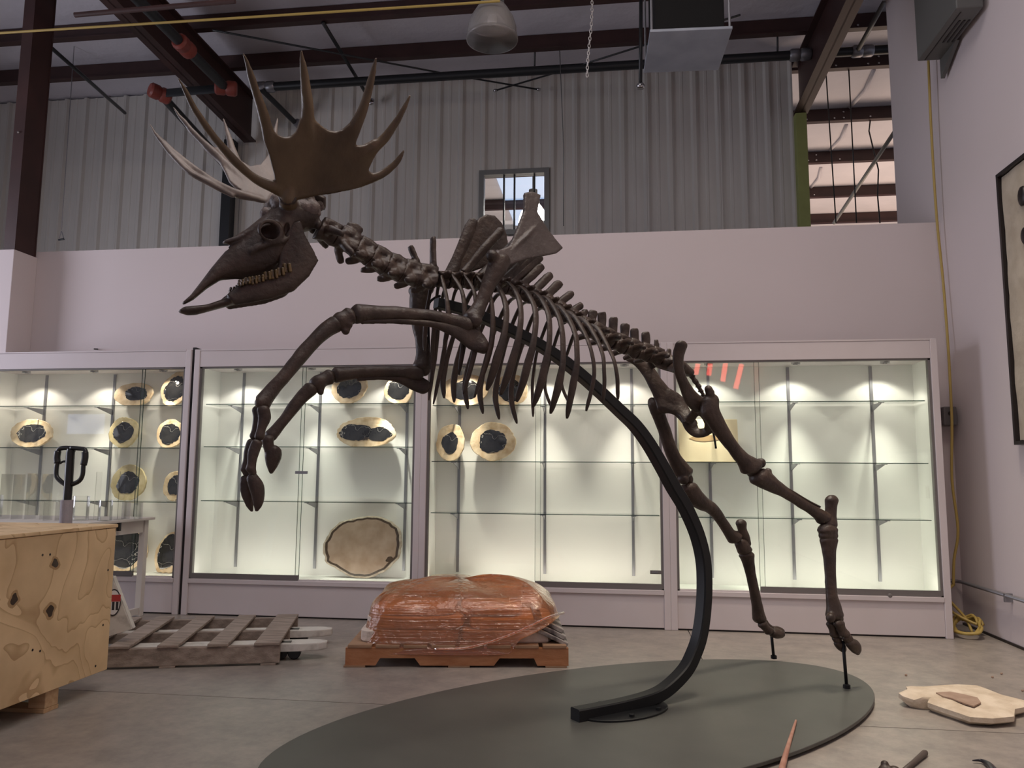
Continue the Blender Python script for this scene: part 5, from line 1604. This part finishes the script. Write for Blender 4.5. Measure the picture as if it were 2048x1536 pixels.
for (px, py) in ((217, 1055), (213, 1056), (216, 1140), (206, 1250), (191, 1332), (100, 1109), (85, 1110), (65, 1300), (80, 1302)):
    p = on_x(px, py, cx1)
    MB().lathe([(0.006, 0), (0.006, 0.0012), (0.003, 0.0015)], (cx1, p.y, p.z), 8, axis=(1, 0, 0)).build('screw', 'frame_black', CR)

# ================================================================ WOODEN PALLET AND PALLET JACK
u = Vector((0.960, 0.279, 0)).normalized(); v = Vector((-u.y, u.x, 0))
zt = 0.135
pcn = on_z(558, 1330)                          # right front corner on the floor
far = on_z(597, 1228, zt)
wd = (far - pcn).dot(v)
LEN = 1.22
WP = empty('wooden_pallet', pcn - u * LEN / 2 + v * wd / 2); tag(WP, 'weathered grey-brown wooden pallet lifted on the pallet jack', 'pallet')
def PB(a0, a1, b0, b1, z0, z1, name, m, root, org=pcn, uu=u, vv=v, bevel=0.004):
    c = org + uu * (a0 + a1) / 2 + vv * (b0 + b1) / 2 + ZV * (z0 + z1) / 2
    return MB().obox(c, uu, vv, ZV, abs(a1 - a0) / 2, abs(b1 - b0) / 2, (z1 - z0) / 2).build(name, m, root, bevel=bevel)
for b0 in (0.0, wd / 2 - 0.02, wd - 0.04):
    PB(-LEN, 0, b0, b0 + 0.04, 0.012, zt - 0.018, 'stringer', 'old_wood', WP)
for a1, wdt in ((0.0, 0.15), (-0.30, 0.12), (-0.585, 0.12), (-0.86, 0.12), (-1.08, 0.12)):
    PB(a1 - wdt, a1, -0.01, wd + 0.01, zt - 0.018, zt, 'deck_board', 'old_wood', WP)
for a1, wdt in ((-0.02, 0.09), (-0.6, 0.09), (-1.12, 0.09)):
    PB(a1 - wdt, a1, 0, wd, 0.0, 0.012, 'bottom_board', 'old_wood', WP, bevel=0.002)
# jack
zf = 0.105
f1 = on_z(655, 1281, zf); f2 = on_z(662, 1246, zf)
JK = empty('pallet_jack', pcn - u * 1.3 + v * wd / 2); tag(JK, 'worn white pallet jack with black loop handle, forks through the wooden pallet', 'pallet jack')
a1_, b1_ = (f1 - pcn).dot(u), (f1 - pcn).dot(v)
a2_, b2_ = (f2 - pcn).dot(u), (f2 - pcn).dot(v)
bn, bf = min(max(b1_, 0.12), 0.3), wd - 0.25
bn = 0.16; bf = 0.16 + 0.42
def fork(bc, tip):
    hw_ = 0.075
    ol = []
    for a_, b_ in ((-1.35, -hw_), (tip - 0.16, -hw_), (tip - 0.05, -hw_ * 0.75), (tip, -hw_ * 0.35), (tip, hw_ * 0.35), (tip - 0.05, hw_ * 0.75), (tip - 0.16, hw_), (-1.35, hw_)):
        ol.append(pcn + u * a_ + v * (bc + b_) + ZV * (zf - 0.024))
    f_ = MB().prism(ol, 0.045, ZV).build('fork', 'jack_white', JK, bevel=0.006)
    PB(tip - 0.30, tip - 0.22, bc - 0.028, bc + 0.028, zf - 0.006, zf + 0.0005, 'fork_slot', 'frame_black', f_, bevel=0.0)
    for da in (0.20, 0.28):
        MB().lathe([(0.036, -0.03), (0.04, -0.026), (0.04, 0.026), (0.036, 0.03)], pcn + u * (tip - da) + v * bc + ZV * 0.041, 16, axis=v).build('roller', 'rubber', f_, smooth=True, angle=0.5)
fork(bn, a1_ if 0.1 < a1_ < 0.5 else 0.28)
fork(bf, (a1_ if 0.1 < a1_ < 0.5 else 0.28))
# sloping white front body of the jack
mid = (bn + bf) / 2
bx = -1.42
def JP(px, py, off=0.0):
    o0 = pcn + v * (bn - 0.06 + off)
    d = ray(px, py)
    return CAM + d * ((o0 - CAM).dot(v) / d.dot(v))
plate = [JP(224, 1154), JP(264, 1258), JP(205, 1276), JP(160, 1280), JP(150, 1200), JP(185, 1150)]
MB().prism(plate, 0.012, v).build('body_plate', 'jack_white', JK)
MB().prism([p + v * 0.05 for p in plate], 0.012, v).build('body_plate', 'jack_white', JK)
e0_, e1_ = plate[0], plate[1]
sl = (e1_ - e0_)
MB().obox((e0_ + e1_) / 2 + v * 0.025, sl, v, sl.cross(v), sl.length / 2, 0.025, 0.006).build('sloping_cover', 'jack_white', JK)
ec = JP(227, 1205, -0.008)
nn = -v; sx_ = ZV; e1v = u
def disc(c, a_, b_, d, nm, mt):
    MB().prism([c + e1v * a_ * math.cos(2 * math.pi * q / 24) + sx_ * b_ * math.sin(2 * math.pi * q / 24) + nn * d for q in range(24)], 0.0012, nn).build(nm, mt, JK)
disc(ec, 0.042, 0.080, 0.0006, 'emblem_ring', 'black_ink')
disc(ec, 0.036, 0.072, 0.0012, 'emblem_field', 'white_ink')
MB().obox(ec + sx_ * 0.026 + nn * 0.002, e1v, sx_, nn, 0.040, 0.020, 0.0008).build('emblem_band', 'red_ink', JK)
for q in range(3):
    MB().obox(ec - sx_ * 0.020 + e1v * (q - 1) * 0.022 + nn * 0.002, e1v, sx_, nn, 0.007, 0.024, 0.0008).build('emblem_stroke', 'black_ink', JK)
# steering wheels, mast and handle
MB().lathe([(0.085, -0.03), (0.09, -0.025), (0.09, 0.025), (0.085, 0.03)], pcn + u * -1.5 + v * (mid - 0.06) + ZV * 0.09, 20, axis=v).build('steer_wheel', 'rubber', JK, smooth=True, angle=0.5)
MB().lathe([(0.085, -0.03), (0.09, -0.025), (0.09, 0.025), (0.085, 0.03)], pcn + u * -1.5 + v * (mid + 0.06) + ZV * 0.09, 20, axis=v).build('steer_wheel', 'rubber', JK, smooth=True, angle=0.5)
jy = (pcn + u * -1.46 + v * mid).y
hb_ = pcn + u * -1.46 + v * mid + ZV * 0.25
H0 = on_y(130, 1060, jy); H1 = on_y(137, 968, jy); H2 = on_y(141, 905, jy)
MB().tube([hb_, H0], 0.035, 12).build('mast', 'jack_white', JK, smooth=True)
MB().tube([on_y(129, 1085, jy), on_y(134, 1000, jy)], 0.037, 12).build('mast_sleeve', 'grey_tape', JK, smooth=True, angle=0.8)
MB().tube([H0, H1, H2, on_y(143, 899, jy)], 0.026, 12).build('handle_bar', 'rubber', JK, smooth=True, angle=0.8)
def JH(pts): return curve_pts([on_y(x_, y_, jy) for x_, y_ in pts], 4)
loopL = [(131, 969), (121, 962), (113, 952), (113, 935), (115, 925), (114, 912), (118, 899), (128, 896), (142, 896)]
loopR = [(142, 896), (158, 897), (170, 900), (171, 915), (167, 930), (165, 950), (158, 962), (144, 969)]
MB().tube(JH(loopL), 0.0145, 10).build('handle_loop', 'rubber', JK, smooth=True)
MB().tube(JH(loopR), 0.0145, 10).build('handle_loop', 'rubber', JK, smooth=True)
for pts in ([(116, 902), (114, 915), (115, 926)], [(170, 904), (170, 916), (167, 930)]):
    MB().tube(JH(pts), 0.021, 10).build('grip', 'rubber', JK, smooth=True)
MB().tube(JH([(120, 927), (127, 923), (137, 924)]), 0.007, 8).build('release_lever', 'rubber', JK, smooth=True)

# ================================================================ TABLE WITH ACRYLIC STANDS
ty1 = 6.08
tcorner = on_y(311, 1034, ty1)
TZ = tcorner.z
TB = empty('work_table', (-4.6, 5.6, 0)); tag(TB, 'white work table behind the crate, covered with clear acrylic stands', 'table')
tx1, tx0, ty0 = tcorner.x, -5.5, 5.25
MB().box(tx0, tx1, ty0, ty1, TZ - 0.02, TZ).build('table_top', 'table_white', TB, bevel=0.003)
for xx in (tx0 + 0.03, tx1 - 0.09):
    for yy in (ty0 + 0.03, ty1 - 0.075):
        MB().box(xx, xx + 0.05, yy, yy + 0.05, 0, TZ - 0.02).build('leg', 'table_white', TB, bevel=0.003)
MB().box(tx1 - 0.075, tx1 - 0.05, ty0 + 0.08, ty1 - 0.08, TZ - 0.12, TZ - 0.02).build('apron', 'table_white', TB)
MB().box(tx0 + 0.08, tx1 - 0.09, ty1 - 0.06, ty1 - 0.04, TZ - 0.12, TZ - 0.02).build('apron', 'table_white', TB)
MB().box(tx0 + 0.08, tx1 - 0.09, ty0 + 0.04, ty0 + 0.06, TZ - 0.12, TZ - 0.02).build('apron', 'table_white', TB)
MB().box(tx1 - 0.08, tx1 - 0.05, ty0 + 0.08, ty1 - 0.08, 0.02, 0.07).build('stretcher', 'table_white', TB)
pb_ = on_y(246, 1055, 5.7)
MB().box(pb_.x - 0.012, pb_.x + 0.012, 5.64, 5.66, TZ - 0.085, TZ - 0.02).build('cable_clip', 'rubber', TB)
def riser(px, py_top, Y, w_, d_, kind, label):
    p = on_y(px, py_top, Y)
    h_ = p.z - TZ
    t_ = 0.004
    x0_, x1_, y0_, y1_ = p.x - w_ / 2, p.x + w_ / 2, Y - d_ / 2, Y + d_ / 2
    r_ = empty('acrylic_stand', (p.x, Y, TZ)); tag(r_, label, 'stand', 'clear acrylic stands on the table')
    if kind == 'U':
        MB().box(x0_, x1_, y0_, y1_, TZ + h_ - t_, TZ + h_).build('top_plate', 'acrylic', r_)
        MB().box(x0_, x0_ + t_, y0_, y1_, TZ, TZ + h_ - t_).build('side_plate', 'acrylic', r_)
        MB().box(x1_ - t_, x1_, y0_, y1_, TZ, TZ + h_ - t_).build('side_plate', 'acrylic', r_)
    elif kind == 'tube':
        ro = w_ / 2
        MB().lathe([(ro, 0), (ro, h_), (ro - t_, h_), (ro - t_, t_), (0.001, t_)], (p.x, Y, TZ), 24).build('tube_wall', 'acrylic', r_, smooth=True, angle=0.6)
    else:
        MB().box(x0_, x1_, Y - t_, Y + t_, TZ, TZ + h_).build('upright_plate', 'acrylic', r_)
        MB().box(x0_, x1_, y0_, y1_, TZ, TZ + t_).build('foot_plate', 'acrylic', r_)
for args in ((28, 948, 5.55, 0.11, 0.12, 'U', 'tall clear acrylic stand at the far left end of the table'),
             (82, 947, 5.60, 0.13, 0.12, 'U', 'tall clear acrylic stand left of the jack handle'),
             (-10, 990, 5.75, 0.12, 0.12, 'tube', 'clear acrylic cylinder cut by the left frame edge'),
             (110, 1002, 5.45, 0.10, 0.10, 'U', 'low clear acrylic riser just left of the jack mast'),
             (163, 992, 5.55, 0.12, 0.12, 'tube', 'wide clear acrylic cylinder just right of the jack mast'),
             (199, 944, 5.65, 0.045, 0.10, 'plate', 'thin upright acrylic plate right of the jack mast'),
             (212, 1000, 5.5, 0.10, 0.10, 'tube', 'ribbed clear acrylic cup in front of the thin plate'),
             (246, 943, 5.70, 0.045, 0.10, 'plate', 'thin upright acrylic plate in front of the yellow-rimmed round slab'),
             (266, 1004, 5.75, 0.11, 0.11, 'U', 'low clear acrylic riser nearest the table corner')):
    riser(*args)
p = on_z(268, 1222, 0.07)
tag(MB().ball((tx1 - 0.28, 5.75, 0.045), (0.12, 0.10, 0.045), 16, 10).build('blue_bag', 'slab_dark_ring', smooth=True), 'small dark bundle lying on the floor under the white table', 'bag')
bpy.data.objects['blue_bag'].data.materials.clear()
mat('bluish_plastic', (0.10, 0.16, 0.20), 0.3, var=(0.35, 0.38, 0.40), vscale=9, bump=0.6, bscale=14)
bpy.data.objects['blue_bag'].data.materials.append(MATS['bluish_plastic'])

# ================================================================ ORANGE WRAPPED PALLET
g0, g1 = on_z(690, 1335), on_z(1137, 1336)
uu = (g1 - g0).normalized(); vv = Vector((-uu.y, uu.x, 0))
Wl = (g1 - g0).length; Dp = 1.02
OP = empty('loaded_pallet', (g0 + g1) / 2 + vv * Dp / 2); tag(OP, 'brown wooden pallet under the load wrapped in orange film', 'pallet')
zp = 0.132
def QB(a0, a1, b0, b1, z0, z1, name, m, bevel=0.003): return PB(a0, a1, b0, b1, z0, z1, name, m, OP, g0, uu, vv, bevel)
for b0 in (0, Dp / 2 - 0.02, Dp - 0.04):
    # notched stringer
    ol = [(0, 0.012), (0, zp - 0.018), (Wl, zp - 0.018), (Wl, 0.012), (Wl * 0.86, 0.012), (Wl * 0.845, 0.055), (Wl * 0.69, 0.055), (Wl * 0.665, 0.012), (Wl * 0.335, 0.012), (Wl * 0.31, 0.055), (Wl * 0.155, 0.055), (Wl * 0.135, 0.012)]
    MB().prism([g0 + uu * a_ + vv * (b0 + 0.02) + ZV * z_ for a_, z_ in ol], 0.04, vv).build('stringer', 'orange_pallet_wood' if b0 == 0 else 'pallet_wood', OP)
for i in range(8):
    a0 = Wl * i / 8 + 0.012
    QB(a0, a0 + Wl / 8 - 0.024, -0.005, Dp + 0.005, zp - 0.018, zp, 'deck_board', 'pallet_wood')
for a0 in (-0.01, Wl * 0.46, Wl - 0.14):
    QB(a0, a0 + 0.13, 0, Dp, 0.0, 0.012, 'bottom_board', 'pallet_wood', 0.002)
# stone slabs under the film
lay = [(0.06, 0.66, 0.04, 0.5, 0.0, 0.075), (0.68, 1.27, 0.05, 0.52, 0.0, 0.07), (0.08, 0.62, 0.52, 0.98, 0.0, 0.08), (0.64, 1.24, 0.54, 0.97, 0.0, 0.08),
       (0.10, 0.70, 0.06, 0.55, 0.08, 0.15), (0.66 + 0.06, 1.24, 0.08, 0.55, 0.075, 0.14), (0.12, 0.66, 0.56, 0.96, 0.085, 0.17), (0.68, 1.20, 0.58, 0.96, 0.085, 0.17),
       (0.14, 0.64, 0.10, 0.52, 0.155, 0.205), (0.67, 1.06, 0.12, 0.54, 0.155, 0.20), (0.20, 0.64, 0.54, 0.94, 0.175, 0.265), (0.66, 1.08, 0.56, 0.94, 0.175, 0.27)]
order = ['bottom layer', 'bottom layer', 'bottom layer', 'bottom layer', 'middle layer', 'middle layer', 'middle layer', 'middle layer', 'top layer', 'top layer', 'top layer', 'top layer']
where = ['front left', 'front right', 'back left', 'back right'] * 3
k_ = Wl / 1.33
for i, (a0, a1, b0, b1, z0, z1) in enumerate(lay):
    ol = outline_noise(20, 30 + i, 0.05, 0.05)
    ca, cb_ = (a0 + a1) / 2 * k_, (b0 + b1) / 2
    def RR(zz, kk):
        out = []
        for a_, r in ol:
            c_, s_ = math.cos(a_), math.sin(a_)
            c_ = math.copysign(abs(c_) ** 0.45, c_); s_ = math.copysign(abs(s_) ** 0.45, s_)
            out.append(g0 + uu * (ca + c_ * (a1 - a0) / 2 * k_ * kk * min(r, 1.02)) + vv * (cb_ + s_ * (b1 - b0) / 2 * kk * min(r, 1.02)) + ZV * (zp + zz))
        return out
    tag(MB().sections([RR(z0 + 0.001, .97), RR(z0 + 0.01, 1), RR(z1 - 0.008, 1), RR(z1 - 0.001, .96)]).build('stone_slab', 'load_stone', smooth=True, angle=0.6),
        'rough stone slab under the orange film, %s of the %s' % (where[i], order[i]), 'stone slab', 'stone slabs stacked on the orange pallet')
# exposed striped slab ends at the right
for i in range(3):
    c_ = g0 + uu * (Wl - 0.09 - i * 0.012) + vv * (0.30 + 0.02 * i) + ZV * (zp + 0.035 + i * 0.036)
    t1 = (uu * 0.86 - ZV * 0.42 + vv * 0.05).normalized()
    t2 = vv
    MB().obox(c_, t1, t2, t1.cross(t2), 0.10, 0.26, 0.011)
    tag(MB().obox(c_, t1, t2, t1.cross(t2), 0.10, 0.26, 0.012).build('thin_stone_slab', 'load_stone_dark', bevel=0.004), 'thin black and white slab poking out at the right end of the wrapped load, %s' % ('lowest of three', 'middle of three', 'topmost of three')[i], 'stone slab', 'stone slabs stacked on the orange pallet')
# film: a closed skin drawn over the load
NA, NZ = 120, 16
secs = []
prof_z = [0.0, 0.03, 0.07, 0.11, 0.15, 0.19, 0.225, 0.245, 0.262, 0.280, 0.295, 0.305, 0.315, 0.318]
prof_k = [1.0, 1.0, 0.995, 0.99, 0.985, 0.975, 0.955, 0.92, 0.86, 0.75, 0.62, 0.46, 0.27, 0.06]
cen = g0 + uu * Wl * 0.5 + vv * Dp * 0.5
for zi, kz in zip(prof_z, prof_k):
    ring = []
    for i in range(NA):
        a_ = 2 * math.pi * i / NA
        c_, s_ = math.cos(a_), math.sin(a_)
        e_ = 0.36
        cc, ss = math.copysign(abs(c_) ** e_, c_), math.copysign(abs(s_) ** e_, s_)
        inset = 0.17 * (zi / 0.318) if cc < 0 else 0.10 * (zi / 0.318) ** 2
        X = cc * (Wl * 0.475) * (kz ** 0.55 if zi > 0.23 else 1)
        X *= (1 - inset) if zi <= 0.23 else (1 - (0.17 if cc < 0 else 0.10) * 0.7)
        Y = ss * (Dp * 0.485) * kz
        if ss < 0 and zi <= 0.23: Y = ss * Dp * 0.507 * (1 - 0.045 * zi / 0.2)
        base = zp - 0.055 + zi * 1.22
        nz = mnoise.noise(Vector((cc * 2.2 + 4, ss * 2.2, zi * 5)))
        n2 = mnoise.noise(Vector((a_ * 9, zi * 6, 2.0)))
        p = cen + uu * (X + cc * 0.014 * nz) + vv * (Y + ss * 0.016 * nz + 0.006 * n2) + ZV * (base + ((0.040 * nz + 0.014 * n2 + 0.035 * mnoise.noise(Vector((X * 3.2 + 1.7, Y * 3.0, 7.0)))) * min(1, (zi - 0.18) / 0.06) if zi > 0.18 else 0.006 * n2))
        # film stops above the bare right-hand corner of the pallet
        if cc > 0.55 and ss < 0.4:
            lift = min(1, (cc - 0.55) / 0.4) * 0.115
            if p.z < zp + 0.02 + lift:
                p.z = zp + 0.02 + lift * (1 if zi < 0.12 else 0.9)
        ring.append(p)
    secs.append(ring)
fm = MB()
n = NA; mcount = len(secs)
vs = [p for s in secs for p in s]
fs = [(i * n + j, i * n + (j + 1) % n, (i + 1) * n + (j + 1) % n, (i + 1) * n + j) for i in range(mcount - 1) for j in range(n)]
fs.append(tuple((mcount - 1) * n + j for j in range(n)))
fm.add(vs, fs)
fo = fm.build('stretch_film', 'orange_film', smooth=True, subsurf=1)
tag(fo, 'wrinkled translucent orange stretch film wrapped around the stone load', 'wrap')
rope = curve_pts([g0 + uu * Wl * 0.985 + vv * 0.10 + ZV * (zp + 0.175), g0 + uu * Wl * 0.90 + vv * -0.0 + ZV * (zp + 0.16), g0 + uu * Wl * 0.75 + vv * -0.012 + ZV * (zp + 0.07), g0 + uu * Wl * 0.56 + vv * -0.012 + ZV * (zp - 0.01), g0 + uu * Wl * 0.40 + vv * -0.012 + ZV * (zp - 0.02)], 5)
ro_ = MB().tube(rope, 0.008, 8).build('film_tail', 'orange_film', smooth=True)
put(ro_, fo)

# ================================================================ SMALL THINGS ON THE FLOOR
fo_px = [(1797, 1386), (1815, 1378), (1812, 1373), (1840, 1374), (1880, 1371), (1915, 1369), (1955, 1371), (1975, 1378), (2005, 1390), (2050, 1401), (2060, 1412), (2030, 1418), (2028, 1433), (1985, 1437), (1940, 1434), (1905, 1422), (1880, 1414), (1855, 1405), (1858, 1398), (1838, 1397), (1828, 1400), (1805, 1392)]
top = [on_z(x_, y_, 0.055 if y_ < 1400 else 0.045) for x_, y_ in fo_px]
cc_ = sum(top, Vector()) / len(top)
m = MB()
lo = [Vector((cc_.x + (p.x - cc_.x) * 0.86, cc_.y + (p.y - cc_.y) * 0.86, 0.001)) for p in top]
mid_ = [Vector((p.x, p.y, p.z - 0.022)) for p in top]
up_ = [cc_ + (p - cc_) * 0.90 + ZV * 0.008 for p in top]
up2 = [cc_ + (p - cc_) * 0.5 + ZV * 0.010 for p in top]
m.sections([lo, mid_, top, up_, up2])
FS = m.build('fossil_stone_slab', 'stone', smooth=True, angle=0.7)
tag(FS, 'flat jagged beige stone slab lying on the floor at the right', 'stone slab')
mk = [on_z(x_, y_, 0.066) for x_, y_ in ((1872, 1386), (1900, 1384), (1930, 1390), (1955, 1396), (1962, 1406), (1948, 1413), (1930, 1408), (1905, 1398), (1885, 1393))]
MB().prism(mk, 0.006, ZV).build('brown_fossil', 'stone_brown', FS)
# stick reaching from the floor up onto the platform edge
a_, b_ = on_z(1558, 1560, 0.012), on_z(1592, 1441, 0.040)
P_ = [a_, a_.lerp(b_, 0.3) + ZV * 0.008, a_.lerp(b_, 0.65) + ZV * 0.006, b_]
tag(MB().tube(curve_pts(P_, 5), [0.015 - 0.010 * i / 15 for i in range(16)], 8).build('tapered_stick', 'pink_rod', smooth=True), 'pinkish tapered rod lying over the near edge of the platform', 'rod')
a_, b_ = on_z(1800, 1548, 0.012), on_z(1852, 1504, 0.012)
tag(MB().tube([a_, a_.lerp(b_, .5), b_ - (b_ - a_) * .05, b_], [0.010, 0.010, 0.013, 0.008], 10).build('metal_rod', 'rod_brown', smooth=True), 'short brown rod lying on the floor at the bottom edge, right of the platform', 'rod')
kb = on_z(1772, 1540, 0.02)
m = MB().ball(kb, (0.030, 0.022, 0.020), 12, 8).ball(kb + Vector((0.028, -0.012, 0.004)), (0.022, 0.02, 0.018), 10, 7).ball(kb + Vector((0.0, 0.012, 0.018)), (0.016, 0.016, 0.014), 10, 7)
tag(m.build('bone_fragment', 'bone', voxel=0.004, sm=3), 'small knobbly brown bone fragment at the bottom edge, left of the brown rod', 'bone')
cl = [on_z(x_, y_, 0.012) for x_, y_ in ((1945, 1521), (1962, 1521), (1976, 1528), (1986, 1540), (1992, 1556))]
tag(MB().tube(curve_pts(cl, 4), [0.002 + 0.014 * min(1, i / 12) for i in range(17)], 8).build('curved_claw', 'dark_claw', smooth=True), 'dark curved claw lying on the floor at the bottom right edge', 'claw')
for i, (px, py) in enumerate(((1812, 1350), (1985, 1354), (2003, 1347), (2045, 1381))):
    c = on_z(px, py, 0.006)
    tag(MB().ball(c, (0.008, 0.007, 0.006), 6, 5).build('stone_chip', 'stone_brown'), 'tiny stone chip on the floor near the beige slab, %s' % ('nearest the platform', 'left of the pair behind it', 'right of the pair behind it', 'at the right edge')[i], 'chip', 'stone chips on the floor')

# ================================================================ BEHIND THE PHOTOGRAPHER (seen mirrored in the case glass)
def mirrored(px, py, Y=-3.2, plane=CF + 0.02):
    d = ray(px, py)
    p = CAM + d * ((2 * plane - Y) / d.y)
    return Vector((p.x, Y, p.z))
emit_mat('daylight_window', (0.36, 0.50, 1.0), 1.6)
NE = empty('neon_sign', mirrored(1440, 750)); tag(NE, 'red neon sign behind the photographer, mirrored as red streaks in the rightmost case', 'sign')
for (xa, ya, xb, yb) in ((1392, 748, 1397, 724), (1418, 750, 1422, 724), (1446, 762, 1452, 724), (1472, 776, 1484, 728)):
    MB().tube([mirrored(xa, ya), mirrored(xb, yb)], 0.045, 8).build('neon_tube', 'red_exit_glow', NE, smooth=True)
w0, w1 = mirrored(133, 868), mirrored(208, 828)
WN = empty('window_2', (w0 + w1) / 2); structure(WN, 'daylight window behind the photographer, mirrored in the leftmost case')
MB().box(min(w0.x, w1.x), max(w0.x, w1.x), -3.24, -3.2, w0.z, w1.z).build('pane', 'daylight_window', WN)
MB().box(min(w0.x, w1.x) - 0.06, max(w0.x, w1.x) + 0.06, -3.22, -3.19, w0.z - 0.06, w0.z).box(min(w0.x, w1.x) - 0.06, max(w0.x, w1.x) + 0.06, -3.22, -3.19, w1.z, w1.z + 0.06).build('window_frame', 'grey_steel', WN)
